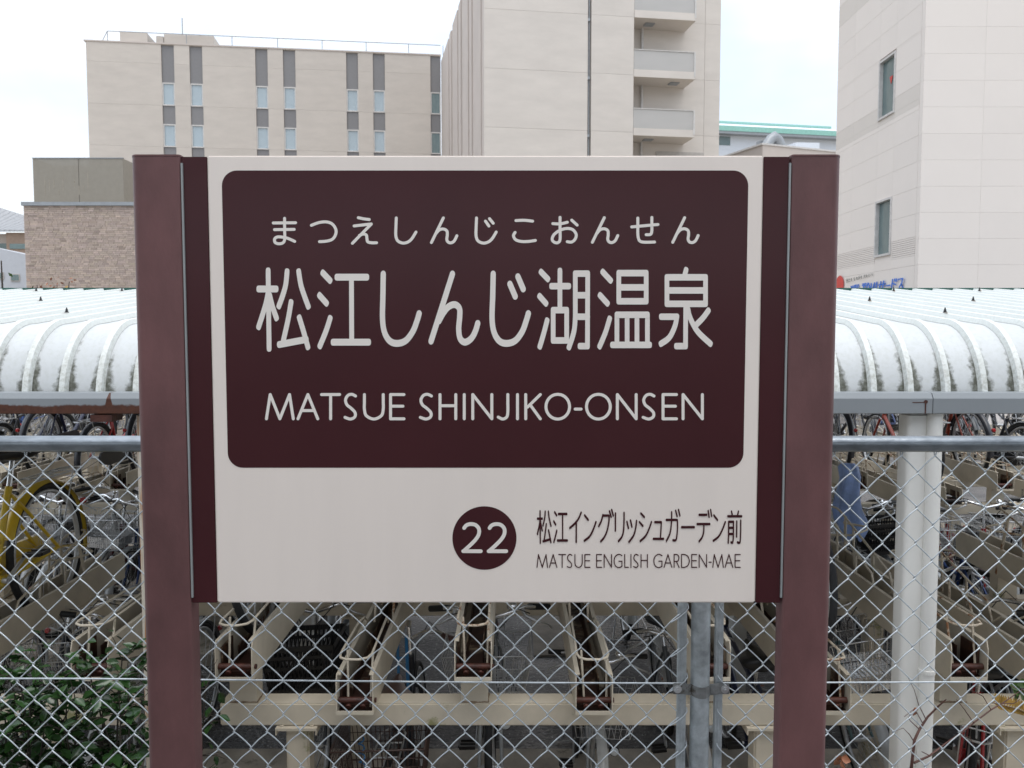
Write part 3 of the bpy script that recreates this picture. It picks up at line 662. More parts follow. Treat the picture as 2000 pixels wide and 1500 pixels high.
b = MB(); b.box(tuple(SF.pt(.0, zs0, -1.34)), tuple(SF.pt(ue, zs1, -1.305))); part(b, 'plant_screen', M['screen'], bk)
b = MB(); SF.slab(b, -.02, ue+.02, zs1, zs1+.03, -.06, .02); SF.slab(b, um-.02, um+.02, zs0, zs1, -.1, -.045); SF.slab(b, .3, .36, zs0-.15, zs0, -.1, 0); SF.slab(b, 2., 2.06, zs0-.15, zs0, -.1, 0); part(b, 'screen_frame', M['metal_grey'], bk)
b = MB(); SF.slab(b, .6, 2.2, zs0+.9, zs0+1.35, -1.1, -.3); SF.slab(b, 2.4, 3.2, zs0+.5, zs0+1.0, -1.1, -.3); part(b, 'plant_unit', M['frame'], bk)
for q in range(9):
    u = .42+q*.17+(.25 if q > 4 else 0); h0 = zs0+.25+(q % 3)*.12
    b = MB(); SF.slab(b, u, u+.022, h0, h0+.6-(q % 4)*.13, -.0405, .004); part(b, 'slit_light_strip', M['concrete'], bk)  # pale strips standing in for daylight through slits in the screen
# ---- far left buildings
FL = Facade((at(-60, 500, 52).x, 52, 0), (1, 0))
fb = thing('metal_roof_house', 'far tan house under a sloping grey metal roof at the left edge', 'building', (FL.P.x, FL.P.y, 0))
xr = FL.uz(80, 500)[0]; ze = FL.uz(20, 455)[1]; zw = 0
b = MB(); FL.slab(b, 0, xr, 0, ze, -9, -.5); part(b, 'wall', M['wall_side'], fb)
b = MB(); uc = FL.uz(17, 470)[0]; FL.slab(b, uc, xr, 0, ze-.01, -.49, .25); mtan = mat('tan_wall', (.30,.22,.17), .8); part(b, 'bay', mtan, fb)
za_, zb2 = FL.uz(-60, 393)[1], FL.uz(80, 438)[1]
for k in range(14):
    ua, ub = xr*k/14, xr*(k+1)/14-.03; 
    h0 = za_+(zb2-za_)*k/14; h1 = za_+(zb2-za_)*(k+1)/14
    b = MB(); b.prism([FL.pt(ua, ze+.02, .5), FL.pt(ub, ze+.02, .5), FL.pt(ub, h1, -3), FL.pt(ua, h0, -3)], (0, .03, .12)); part(b, 'roof_sheet', mat('pale_metal_roof', (.33,.335,.345), .5, metal=.3) if k == 0 else bpy.data.materials['pale_metal_roof'], fb)
b = MB(); FL.slab(b, FL.uz(24, 470)[0], xr-.05, FL.uz(30, 487)[1], FL.uz(30, 477)[1], .251, .3); part(b, 'window', M['glass_green'], fb)
b = MB(); FL.slab(b, FL.uz(-20, 470)[0], FL.uz(5, 470)[0], FL.uz(30, 487)[1], FL.uz(30, 474)[1], -.499, -.45); part(b, 'window', M['glass_green'], fb)
WL = Facade((at(-60, 520, 38).x, 38, 0), (1, .12))
wb = thing('white_annex', 'low white rendered annex with small square windows left of the brick building', 'building', (WL.P.x, WL.P.y, 0))
b = MB(); a0, a1 = WL.uz(-60, 472), WL.uz(51, 497)
ur = WL.uz(51, 520)[0]
b.prism([WL.pt(0, 0), WL.pt(ur, 0), WL.pt(ur, a1[1]), WL.pt(0, a0[1])], WL.n*-5); part(b, 'wall', mat('white_render', (.50,.52,.56), .8, var=.04), wb)
for p0, p1, y0, y1 in ((-14, 8, 532, 546), (21, 39, 535, 549.5)):
    b = MB(); WL.slab(b, WL.uz(p0, 540)[0], WL.uz(p1, 540)[0], WL.uz(20, y1)[1], WL.uz(20, y0)[1], .002, .04); fr = part(b, 'window', M['groove'], wb)
    g_ = MB(); WL.slab(g_, WL.uz(p0+1.5, 540)[0], WL.uz(p1-1.5, 540)[0], WL.uz(20, y1-1.5)[1], WL.uz(20, y0+1.5)[1], .041, .05); o = g_.build('pane', M['glass_green'], fr)
# ================================================================== SHED OVER THE BICYCLES
KS = .765; YE = 3.08; YB = 5.62
crest = at(1000, 628, YE+.34*KS); zc_ = crest.z; zfar = at(1000, 567, YB).z; zg = at(1000, 768, YE).z
shed = thing('bicycle_shed', 'white ribbed roof with mossy curved eave over the bicycle racks behind the station sign', 'bicycle shelter', (0, YE, 0))
GY, GZ = YE+.34*KS, zc_            # origin height for the sheets' local z
prof = []
for i in range(13):           # quarter ellipse from the gutter up to the crest
    a = math.pi/2*i/12; prof.append((YE+.36*KS*(1-math.cos(a)), zg-.04+(zc_-.009-(zg-.04))*math.sin(a)))
for i in range(1, 9): prof.append((YE+.36*KS+(YB-YE-.36*KS)*i/8, zc_-.009+(zfar-zc_)*i/8))
def nrm(i):
    a = prof[max(i-1, 0)]; c = prof[min(i+1, len(prof)-1)]; t = Vector((c[0]-a[0], c[1]-a[1])).normalized(); return Vector((-t.y, t.x))
def sweep(sec, mi=0):
    mb = MB(); n = len(sec); vs = []; fs = []
    for i, (y, z) in enumerate(prof):
        nn = nrm(i)
        for (x, h) in sec: vs.append((x, y-YE+nn.x*h, z-GZ+nn.y*h))
    for i in range(len(prof)-1):
        for k in range(n-1): fs.append((i*n+k, i*n+k+1, (i+1)*n+k+1, (i+1)*n+k))
    mb.add(vs, fs, mi, False); 
    for p in range(len(mb.sm)): mb.sm[p] = True
    return mb
pan = sweep([(0,0),(.004,0),(RP/2,-.0015),(RP-.004,0),(RP,0)]).mesh('roof_sheet', M['roof'])
# separate flat-shaded rib with its own width, standing on the joint
def ribmesh():
    mb = MB(); sec = [(-.0165,0),(-.0105,.020),(.0105,.020),(.0165,0)]
    for k in range(3):
        vs = []; fs = []
        for i, (y, z) in enumerate(prof):
            nn = nrm(i)
            for (x, h) in (sec[k], sec[k+1]): vs.append((x, y-YE+nn.x*(h+.001), z-GZ+nn.y*(h+.001)))
        for i in range(len(prof)-1): fs.append((2*i, 2*i+1, 2*i+3, 2*i+2))
        mb.add(vs, fs, 0, True)
    i = len(prof)-1; nn = nrm(i); y, z = prof[i]
    mb.add([(x, y-YE+nn.x*h, z-GZ+nn.y*h) for x, h in sec], [(0, 1, 2, 3)])
    return mb.mesh('roof_rib', M['rib'])
rib = ribmesh()
X0 = 1.358
for k in range(-42, 20):
    x = X0+k*RP
    o = ob('roof_sheet', pan, shed, (x, 0, GZ)); ob('roof_rib', rib, shed, (x, .0, GZ))
    # unseen far slope, assumed and added to shade the second row of racks
    o = ob('roof_sheet', pan, shed, (x, 2*(YB-YE)+.045, GZ)); o.scale = (1, -1, 1); o = ob('roof_rib', rib, shed, (x, 2*(YB-YE)+.045, GZ)); o.scale = (1, -1, 1)
b = MB(); b.box((-4.5, YB+.012, zfar-.08), (4.2, YB+.03, zfar+.017)); part(b, 'ridge_flashing', M['darkgreen'], shed)
# roof bolts with rust bleeding from them
bm_ = MB(); bm_.tube([(0,0,0),(0,0,.004)], [.016,.016], 8); bm_.tube([(0,0,.004),(0,0,.022),(0,0,.034)], [.011,.007,.003], 6)
bolt = bm_.mesh('roof_bolt', M['black']); rs = MB(); rs.add([(-.008,.01,0),(.012,.008,0),(.004,-.016,0),(-.012,-.05,0),(-.016,-.045,0)], [(0,4,3,2,1)]); rsm = rs.mesh('rust_bleed', mat('rust_bleed', (.50,.27,.10), .7))
def roofz(Y): return zc_-.009+(zfar-zc_)*(Y-GY)/(YB-GY)
for y_ in (3.63, 4.40, 5.32):
    for k in range(-40, 20, 4):
        x = X0+(k+(0 if y_ != 5.32 else 0))*RP; o = ob('roof_bolt', bolt, shed, (x, y_-YE, roofz(y_)+.0215)); ob('rust_bleed', rsm, o, (0, 0, .0006)).scale = (1.6, 1.6, 1); o.scale = (.62, .62, .66)
# gutter: folded steel in two lengths
gy = YE-.03
def gutter(x0, x1):
    zt_ = at(1000, 766.5, gy).z; zb_ = at(1000, 808.5, gy-.038).z; hh = zt_-zb_
    sec = [(.016, hh+.003),(-.026, hh),(-.038, hh*.74),(-.038, 0.003),(-.035,0),(.07,0),(.07,hh*.6)]
    mb = MB(); n = len(sec)
    for i in range(n-1):
        (y0, z0), (y1, z1) = sec[i], sec[i+1]
        mb.quad((x0, y0, z0), (x1, y0, z0), (x1, y1, z1), (x0, y1, z1))
    mb.add([(x0, y, z) for y, z in sec[:-1]], [tuple(range(n-1))]); mb.add([(x1, y, z) for y, z in sec[:-1]], [tuple(range(n-1))[::-1]])
    o = mb.build('gutter', M['gutter'], shed); o.location = (0, gy-YE, zb_); return o
xs_ = at(1812, 788, gy).x
gutter(-4.5, xs_-.0015); gutter(xs_+.0015, 4.2)
b = MB(); b.tube([(xs_-.027, gy-.0405, at(1000, 783, gy).z), (xs_-.027, gy-.037, at(1000, 783, gy).z)], .007, 8)
b.box((xs_-.030, gy-.0392, at(1000,806,gy).z), (xs_-.025, gy-.0382, at(1000,784,gy).z)); b.box((xs_-.076, gy-.0392, at(1000,785,gy).z), (xs_-.032, gy-.0382, at(1000,783.5,gy).z)); part(b, 'rusty_rivet', M['rust'], shed)
for (pc0, pc1, pp0, pp1, m_) in ((1773.5, 1820, 1817, 1845.5, 'shed_white'), (263.5, 310, 308, 336, 'stained')):
    yc = 3.07; x0 = at(pc0, 830, yc).x; x1 = at(pc1, 830, yc).x; xa = at(pp0, 830, yc-.03).x; xb = at(pp1, 830, yc-.03).x
    zt_ = at(1000, 812, yc).z
    b = MB(); r_ = .017; q = []
    for cx, cy, a0 in ((x1-r_, yc+r_, -90), (x1-r_, yc+.088-r_, 0), (x0+r_, yc+.088-r_, 90), (x0+r_, yc+r_, 180)):
        for j in range(5): a = R(a0+j*22.5); q.append((cx+r_*math.cos(a), cy+r_*math.sin(a), 0))
    b.prism(q, (0, 0, zt_), 0, True); part(b, 'column', M[m_], shed)
    b = MB(); b.tube([((xa+xb)/2, yc-.01, .0), ((xa+xb)/2, yc-.01, zt_+.02)], (xb-xa)/2, 18)
    b.tube([((xa+xb)/2, yc-.01, 1.2), ((xa+xb)/2, yc-.01, 1.215)], (xb-xa)/2+.003, 18); part(b, 'downpipe', M['shed_white'] , shed)
    b = MB(); b.box((x0-.01, YB-.25, 0), (x1-.01, YB-.13, roofz(YB-.2)-.08)); part(b, 'column', M['shed_white'], shed)
    b = MB(); b.prism([(x0+.02, yc+.02, zt_-.02), (x0+.02, yc+.02, zt_+.06), (x0+.02, YB-.12, roofz(YB-.12)-.015), (x0+.02, YB-.12, roofz(YB-.12)-.1)], (.06, 0, 0)); part(b, 'rafter', M['shed_white'], shed)
for y_ in (3.75, 4.5, 5.3):
    b = MB(); b.box((-4.4, y_, roofz(y_)-.085), (4.1, y_+.04, roofz(y_)-.02)); part(b, 'purlin', M['shed_white'], shed)
b = MB(); b.box((-1.56, gy-.034, at(1000, 808, gy).z-.027), (-1.48, gy+.05, at(1000, 808, gy).z-.001)); part(b, 'hanging_gutter_rust', M['rust'], shed)  # block standing in for rusted gutter metal hanging down
# ================================================================== STATION SIGN
YS = 1.78; YP = 1.786
sign = thing('station_sign', 'large station name board between two brown metal posts, cream and maroon panel reading MATSUE SHINJIKO-ONSEN', 'station sign', (-.06, YS, PLAT))
xl0 = at(278, 900, YS+.026).x; xl1 = (at(352.5, 350, YS).x+at(371, 1170, YS).x)/2
xr0 = (at(1546.5, 350, YS).x+at(1529.5, 1170, YS).x)/2; xr1 = at(1623.5, 900, YS+.026).x
ztp = at(1000, 303.5, YS).z
def post(x0, x1, side):
    D = .052; q = []; ro, ri = .030, .006   # rounded outer, tighter inner edge
    def arc(cx, cy, r, a0, a1, n=7): 
        for j in range(n+1): a = R(a0+(a1-a0)*j/n); q.append((cx+r*math.cos(a), cy+r*math.sin(a), PLAT-.02))
    if side < 0:
        arc(x0+ro, YS+ro-.004, ro, 270, 180); arc(x0+.018, YS+D-.018, .018, 180, 90); arc(x1-.006, YS+D-.006, .006, 90, 0, 3); arc(x1-ri, YS+ri, ri, 0, -90, 4)
    else:
        arc(x0+ri, YS+ri, ri, 270, 180, 4); arc(x0+.006, YS+D-.006, .006, 180, 90, 3); arc(x1-.018, YS+D-.018, .018, 90, 0); arc(x1-ro, YS+ro-.004, ro, 0, -90)
    if side < 0: q[0] = (q[0][0], YS, q[0][2])
    mb = MB(); n = len(q)
    q = [(x_, max(y_, YS), z_) for x_, y_, z_ in q]
    mb.add([*q, *[(x_, y_, ztp-.0015) for x_, y_, _ in q]], [(i, (i+1) % n, (i+1) % n+n, i+n) for i in range(n)][::-1], 0, True)
    o = part(mb, 'post', M['post'], sign)
    cp = MB(); cx = (x0+x1)/2; cy = YS+D/2
    qq = [(cx+(x_-cx)*1.012, cy+(y_-cy)*1.03, ztp-.0015) for x_, y_, _ in q]
    cp.prism(qq, (0, 0, .0035)); part(cp, 'post_cap', M['post'], sign)
post(xl0, xl1, -1); post(xr0, xr1, 1)
avx = lambda a, b_: (at(*a, YP).x+at(*b_, YP).x)/2
pL = avx((354.5,305),(373,1170)); pR = avx((1541.5,305),(1526,1170)); wl = avx((405,309),(423,1177)); wr_ = avx((1491,303),(1476,1177))
zt_ = at(1000, 303.5, YP).z; zt2 = at(1000, 306, YP).z; zb_ = at(1000, 1177.5, YP).z
b = MB(); b.box((wl, YP, zb_), (wr_, YP+.02, zt_)); o = part(b, 'name_panel', M['white'], sign); bevel(o, .003, 3)
for a, c in ((pL, wl-.0003), (wr_+.0003, pR)):
    b = MB(); b.box((a, YP+.0005, zb_), (c, YP+.0195, zt2)); o = part(b, 'side_band', M['maroon'], sign); bevel(o, .001)
for x_ in (xl1+.0012, xr0-.0052):
    b = MB(); b.box((x_, YS+.0022, zb_+.013), (x_+.004, YS+.012, zt2-.014)); part(b, 'grey_trim', M['trim'], sign)
    b = MB(); b.box((x_-.003, YS+.02, zb_+.001), (x_+.008, YS+.035, zt2-.001)); part(b, 'side_channel', M['maroon'], sign)
# printed maroon field with rounded corners
fx0 = avx((435.5,450),(444,850)); fx1 = avx((1460.5,450),(1452,850)); fz1 = at(1000, 333, YP).z; fz0 = at(1000, 913.5, YP).z; rr = .033
q = []
for cx, cz, a0 in ((fx1-rr, fz0+rr, -90), (fx1-rr, fz1-rr, 0), (fx0+rr, fz1-rr, 90), (fx0+rr, fz0+rr, 180)):
    for j in range(11): a = R(a0+j*9); q.append((cx+rr*math.cos(a), YP-.0004, cz+rr*math.sin(a)))
b = MB(); b.add(q, [tuple(range(len(q)))]); part(b, 'maroon_field', M['maroon'], sign)
def smap(sx, ox, oy):
    return lambda x, y, l: at(ox+x/sx, oy+y/sx, YP-.0009-l)
m3 = smap(4.16667, 480, 400)
dx4 = 460*4.16667
KM = [[(224,148),(405,146)],[(234,202),(394,200)],['c',(316,110),(316,200),(317,278),(303,309),(268,317),(238,305),(236,276),(262,261),(316,266),(355,278),(398,298)]]
KTSU = [['c',(534,167),(595,145),(655,139),(703,156),(733,200),(730,245),(703,281),(655,296),(600,300)]]
KE = [['c',(916,105),(960,114),(1005,120)],[(882,172),(1022,156)],[(1022,156),(868,313)],['c',(925,250),(955,238),(981,246),(986,275),(993,301),(1025,309),(1064,309)]]
KSHI = [['c',(1225,107),(1222,180),(1221,250),(1236,292),(1275,311),(1315,305),(1350,278),(1385,222)]]
KN = [[(1608,107),(1511,307)],['c',(1543,240),(1573,206),(1608,197),(1636,212),(1640,245),(1636,282),(1648,304),(1672,309),(1697,293),(1718,252)]]
sh = lambda st, dx, dy=0: [([s[0]]+[(x+dx, y+dy) for x, y in s[1:]]) if isinstance(s[0], str) else [(x+dx, y+dy) for x, y in s] for s in st]
KO = [['c',(282,128),(350,126),(418,133)],['c',(275,225),(262,252),(280,284),(325,298),(385,298),(440,290)]]
KOO = [['c',(582,153),(640,155),(700,142)],['c',(641,102),(641,190),(641,280),(625,307),(597,306),(577,283),(590,245),(633,211),(690,193),(742,201),(772,240),(763,280),(735,303),(700,300)],[(736,125),(780,165)]]
KSE = [[(1224,180),(1438,160)],['c',(1274,108),(1274,180),(1275,250),(1288,292),(1325,304),(1410,303)],['c',(1388,103),(1388,160),(1388,210),(1378,240),(1342,243)]]
row1 = KM+KTSU+KE+KSHI+KN+sh(KSHI, 653)+sh([[(34,133),(62,173)],[(67,113),(97,150)]]+KO+KOO+sh(KN, -607, -2)+KSE+sh(KN, 47, -2), dx4)
s4 = lambda st, dx=0, dy=0: sh(st, dx+dx4, dy)
for ch_ in (KM, KTSU, KE, KSHI, KN, sh(KSHI, 653)+s4([[(34,133),(62,173)],[(67,113),(97,150)]]), s4(KO), s4(KOO), s4(KN, -607, -2), s4(KSE), s4(KN, 47, -2)):
    b = MB(); draw(b, ch_, 12, 12, m3); part(b, 'kana_character', M['print_white'], sign)
MATSU = [[(182,538),(190,1168)],[(106,685),(247,685)],['c',(182,715),(165,800),(135,900),(105,992)],['c',(195,740),(218,830),(249,920)],
 ['c',(336,545),(325,650),(300,740),(270,822)],['c',(431,545),(448,650),(475,735),(508,825)],['c',(368,795),(345,930),(306,1105)],[(273,1137),(492,1096)],['c',(436,920),(470,1030),(505,1155)]]
E_ = [[(628,555),(685,615)],[(601,738),(656,800)],['c',(686,925),(652,1030),(604,1147)],[(742,589),(985,589)],[(860,590),(862,1112)],[(711,1118),(1000,1118)]]
SHI2 = [['c',(1119,563),(1116,740),(1113,930),(1130,1040),(1172,1108),(1232,1128),(1302,1105),(1360,1030),(1395,940),(1411,885)]]
N2 = [[(1682,563),(1508,1110)],['c',(1572,945),(1608,880),(1650,830),(1700,812),(1738,842),(1741,910),(1733,1010),(1745,1088),(1785,1118),(1835,1088),(1868,1030),(1888,965)]]
JI2 = sh(SHI2, 97-1119)
JI2 = [['c',(97,563),(93,740),(88,930),(105,1040),(147,1108),(207,1128),(277,1105),(334,1030),(367,940),(383,885)],[(233,645),(276,745)],[(298,585),(341,685)]]
KO2 = [[(487,547),(541,603)],[(475,744),(526,802)],['c',(535,943),(510,1040),(477,1152)],[(640,538),(640,855)],[(572,662),(712,662)],[(585,857),(695,857)],[(585,1104),(695,1104)],[(585,857),(585,1104)],[(695,857),(695,1104)],
 ['c',(765,560),(765,760),(764,930),(752,1040),(714,1158)],[(765,560),(866,560)],[(866,560),(864,1150)],[(803,1150),(864,1150)],[(765,736),(866,736)],[(765,911),(866,911)]]
ON2 = [[(989,547),(1052,615)],[(967,737),(1026,802)],['c',(1044,928),(1010,1040),(964,1150)],[(1119,556),(1342,556)],[(1119,785),(1342,785)],[(1119,556),(1119,785)],[(1342,556),(1342,785)],[(1119,672),(1342,672)],
 [(1104,895),(1352,895)],[(1104,895),(1104,1135)],[(1352,895),(1352,1135)],[(1187,895),(1187,1135)],[(1267,895),(1267,1135)],[(1067,1140),(1370,1140)]]
SEN2 = [[(1666,532),(1655,575)],[(1511,590),(1825,590)],[(1511,806),(1825,806)],[(1511,590),(1511,806)],[(1825,590),(1825,806)],[(1511,697),(1825,697)],
 [(1664,820),(1662,1150)],[(1588,1150),(1662,1150)],[(1465,911),(1592,911)],['c',(1592,911),(1575,990),(1530,1080),(1463,1130)],['c',(1847,862),(1800,925),(1735,990)],['c',(1682,850),(1700,920),(1760,1030),(1864,1130)]]
for ch_, rx_, ry_, sq_ in ((MATSU,19.5,28,2.6),(E_,19.5,28,2.6),(SHI2,21.5,28,2.),(N2,21.5,28,2.),(s4(JI2),21.5,28,2.),(s4(KO2),19,26.5,2.6),(s4(ON2),19,26.5,2.6),(s4(SEN2),19,26.5,2.6)):
    b = MB(); draw(b, ch_, rx_, ry_, m3, sq=sq_); part(b, 'large_character', M['print_white'], sign)
# latin letters drawn in a unit box
LT = dict(M=[[(0,1),(.14,0)],[(.14,0),(.5,1)],[(.5,1),(.86,0)],[(.86,0),(1,1)]], A=[[(0,1),(.5,0)],[(.5,0),(1,1)],[(.17,.66),(.83,.66)]], T=[[(0,0),(1,0)],[(.5,0),(.5,1)]],
 S=[['c',(.95,.06),(.62,-.01),(.28,.04),(.08,.22),(.2,.42),(.55,.56),(.9,.74),(.88,.92),(.5,1.01),(.03,.94)]], U=[['c',(0,0),(0,.3),(0,.6),(.1,.87),(.5,1.01),(.9,.87),(1,.6),(1,.3),(1,0)]],
 E=[[(0,0),(0,1)],[(0,0),(1,0)],[(0,.48),(.92,.48)],[(0,1),(1,1)]], H=[[(0,0),(0,1)],[(1,0),(1,1)],[(0,.46),(1,.46)]], I=[[(0,0),(0,1)]], N=[[(0,1),(0,0)],[(0,0),(1,1)],[(1,1),(1,0)]],
 J=[['c',(1,0),(1,.35),(1,.7),(.9,.92),(.5,1.01),(.05,.93)]], K=[[(0,0),(0,1)],[(1,0),(.12,.52)],[(.3,.42),(1,1)]], O=[['c']+[(.5+.5*math.sin(a*math.pi/10), .5-.51*math.cos(a*math.pi/10)) for a in range(21)]],
 G=[['c',(.95,.08),(.62,-.02),(.25,.08),(.03,.33),(.03,.66),(.22,.92),(.58,1.02),(.95,.92)],[(.95,.92),(.95,.52)],[(.58,.52),(.95,.52)]], L=[[(0,0),(0,1)],[(0,1),(1,1)]],
 R=[[(0,0),(0,1)],['c',(0,0),(.55,0),(.9,.12),(.95,.3),(.8,.48),(.5,.54),(0,.54)],[(.45,.54),(1,1)]], D=[[(0,0),(0,1)],['c',(0,0),(.4,0),(.8,.14),(1,.5),(.8,.86),(.4,1),(0,1)]])
LT['-'] = [[(0,.6),(1,.6)]]
def latin(mb, items, y0, y1, rx, ry, mapf):
    for ch, x0, x1 in items:
        st = []
        for s in LT[ch]:
            if s[0] == 'c': st.append(['c']+[(x0+(x1-x0)*x, y0+(y1-y0)*y) for x, y in s[1:]])
            else: st.append([(x0+(x1-x0)*x, y0+(y1-y0)*y) for x, y in s])
        draw(mb, st, rx, ry, mapf)
m6 = smap(2.17391, 490, 740)
b = MB(); latin(b, [('M',66,180),('A',200,284),('T',300,377),('S',398,447),('U',482,562),('E',593,650),('S',718,769),('H',803,870),('I',906,906),('N',942,1023),('J',1048,1091),('I',1132,1132),('K',1167,1229),('O',1253,1353),('-',1377,1402),('O',1425,1526),('N',1556,1636),('S',1664,1714),('E',1750,1807),('N',1835,1917)], 66.5, 169.5, 6.3, 6.3, m6)
part(b, 'latin_lettering', M['print_white'], sign)
# lower right: number disc and neighbouring stop
m5 = smap(3.22581, 860, 960)
c5 = [m5(278+202*math.cos(a*math.pi/36), 293+200*math.sin(a*math.pi/36), -.0004) for a in range(72)]
b = MB(); b.add(c5, [tuple(range(72))]); part(b, 'number_disc', M['maroon'], sign)
TWO = [['c',(150,230),(164,213),(190,205),(222,211),(243,236),(242,270),(222,303),(188,338),(146,376)],[(144,376),(255,376)]]
b = MB(); draw(b, TWO+sh(TWO, 160.5), 11.8, 11.8, m5); part(b, 'number_lettering', M['print_white'], sign)
mA = smap(9.5238, 1040, 985); B0 = 205*9.5238
mini = lambda p: (80+(p[0]-85)*.624, 105+(p[1]-511)*.932)
mini2 = lambda p: (382+(p[0]-578)*.629, 120+(p[1]-525)*.932)
b = MB()
draw(b, MATSU, 12.5, 24, mA, tf=mini, sq=2.4); draw(b, E_, 12.5, 25, mA, tf=mini2, sq=2.4)
kk = [['c',(905,155),(860,260),(790,355),(695,440)],[(815,330),(813,700)],
 [(972,205),(1036,290)],['c',(1180,330),(1130,470),(1060,600),(965,677)],
 ['c',(1310,200),(1280,310),(1234,405)],[(1315,210),(1415,210)],['c',(1425,215),(1420,330),(1385,500),(1330,620),(1270,690)],[(1432,130),(1463,232)],[(1474,105),(1503,208)],
 [(1544,170),(1542,490)],['c',(1704,160),(1702,350),(1690,510),(1660,610),(1600,685)],
 [(1757,325),(1784,440)],[(1823,300),(1849,415)],['c',(1936,310),(1920,440),(1880,580),(1795,700)]]
draw(b, kk, 14, 24, mA, sq=2.3)
kk2 = [[(65,170),(128,238)],[(38,330),(100,402)],['c',(260,330),(215,460),(150,590),(52,685)],[(325,332),(440,332)],[(445,335),(428,630)],[(297,643),(485,643)],
 [(537,290),(735,290)],['c',(742,295),(745,450),(725,640),(690,672),(662,668)],['c',(637,148),(632,350),(605,540),(540,680)],[(712,120),(737,220)],[(765,105),(789,208)],
 [(824,425),(1056,425)],[(1148,195),(1288,195)],[(1112,367),(1346,367)],['c',(1236,380),(1232,510),(1205,610),(1148,690)],[(1316,125),(1333,232)],[(1362,105),(1380,215)],
 [(1422,205),(1488,290)],['c',(1634,330),(1580,470),(1510,600),(1412,677)],
 [(1750,135),(1768,215)],[(1878,135),(1862,215)],[(1682,222),(1938,222)],['c',(1697,325),(1697,520),(1689,715)],[(1700,325),(1786,325)],[(1700,437),(1780,437)],[(1700,552),(1780,552)],['c',(1786,325),(1784,600),(1770,708),(1742,708)],[(1848,320),(1845,600)],['c',(1922,305),(1918,560),(1905,708),(1862,708)]]
draw(b, sh(kk2, B0), 13, 24, mA, sq=2.3)
part(b, 'next_stop_lettering', M['maroon'], sign)
b = MB(); latin(b, [('M',84,280),('A',315,455),('T',488,616),('S',645,738),('U',790,925),('E',975,1070),('E',1192,1287),('N',1333,1471),('G',1518,1672),('L',1716,1784),('I',1832,1832),('S',1878,1970),('H',67+B0,185+B0),
 ('G',305+B0,465+B0),('A',495+B0,640+B0),('R',682+B0,775+B0),('D',820+B0,965+B0),('E',1010+B0,1103+B0),('N',1148+B0,1287+B0),('-',1330+B0,1372+B0),('M',1402+B0,1598+B0),('A',1630+B0,1775+B0),('E',1817+B0,1912+B0)], 935, 1172, 9, 10.5, mA)
part(b, 'small_latin_lettering', M['maroon'], sign)
# ================================================================== CHAIN LINK FENCE
YF = 2.05
fen = thing('chain_link_fence', 'galvanised chain link fence with round top rail running behind the station sign', 'fence', (0, YF, PLAT))
zr1, zr0 = at(1000, 851, YF).z, at(1000, 882.5, YF).z
b = MB(); rr = (zr1-zr0)/2; zc = (zr1+zr0)/2
b.tube([(-3.6, YF, zc), (3.6, YF, zc)], rr, 24); part(b, 'top_rail', M['rail'], fen)
zk0 = at(1000, 921.5, YF).z; zk8 = at(1000, 1202, YF).z; PZ = (zk0-zk8)/4.0*1.0
PX = (at(1970, 922, YF).x-at(18.7, 922, YF).x)/round((1970-18.7)/65.7)
# measure pitch from the photo: 65.7 px between knots in a row
PX = at(1065.7, 922, YF).x-at(1000, 922, YF).x
PZ = (zk0-zk8)/4.1
WR = .0017; zbot = PLAT+.05
def mesh_wire(sgn, ph):
    """one zigzag wire spanning half a pitch to each side; sgn picks which diagonal lies in front"""
    pts = []; nrow = int((zk0-zbot)/PZ*2)+2
    h = PX/4+.0026
    z0 = zk0+PZ/2   # topmost knuckle
    for i in range(nrow):
        side = ph if i % 2 == 0 else -ph            # end of this segment
        zA = z0-i*PZ/2
        x0, x1 = -side*h, side*h
        front = (side*sgn) > 0
        s = -1 if front else 1
        zB = zA-PZ/2
        for t in (0.03, .10, .2, .35, .5, .65, .8, .90, .97):
            bow = math.sin(math.pi*t)
            x = x0+(x1-x0)*t; z = zA+(zB-zA)*(t+(.09*math.sin(2*math.pi*t)*-1 if False else 0))
            z += (.0045*bow if front else .0005*bow)
            # flatten towards the knuckles so neighbouring wires hook round each other
            y = s*(.0048+.0022*bow)*min(1, bow*4.)
            pts.append((x, y, z-zk0))
    top = [(ph*(-h+.013), .003, PZ/2+.004), (ph*(-h+.010), .004, PZ/2+.015), (ph*(-h+.002), .001, PZ/2+.018), (ph*(-h-.003), -.001, PZ/2+.011), (ph*(-h), 0, PZ/2+.003)]
    mb = MB(); mb.tube(top+pts, WR, 6); return mb.mesh('fence_wire', M['wire'])
wA, wB = [mesh_wire(1, p) for p in (1, -1)], [mesh_wire(-1, p) for p in (1, -1)]
xph = at(18.7, 921.5, YF).x
k = -80
pxp0, pxp1 = at(1331, 1330, YF).x, at(1411, 1330, YF).x
while True:
    x = xph-PX/4+k*PX/2; par_ = k % 2; k += 1
    if x < -2.9: continue
    if x > 2.9: break
    if pxp0+.0 < x < pxp1-.0: continue
    ob('fence_wire', (wA if x < -.84 else wB)[par_], fen, (x, 0, zk0-PLAT))
b = MB(); zw = at(1000, 1331, YF).z; zwl = at(140, 1322.5, YF).z
b.tube([(-3.5, YF-.009, zwl+.003), (-1.1, YF-.009, zwl), (0, YF-.009, zw+.001), (pxp0, YF-.009, zw-.001)], .0022, 6)
b.tube([(pxp1, YF-.009, zw), (2.0, YF-.009, zw+.006), (3.5, YF-.009, zw+.005)], .0022, 6); part(b, 'tension_wire', M['wire'], fen)
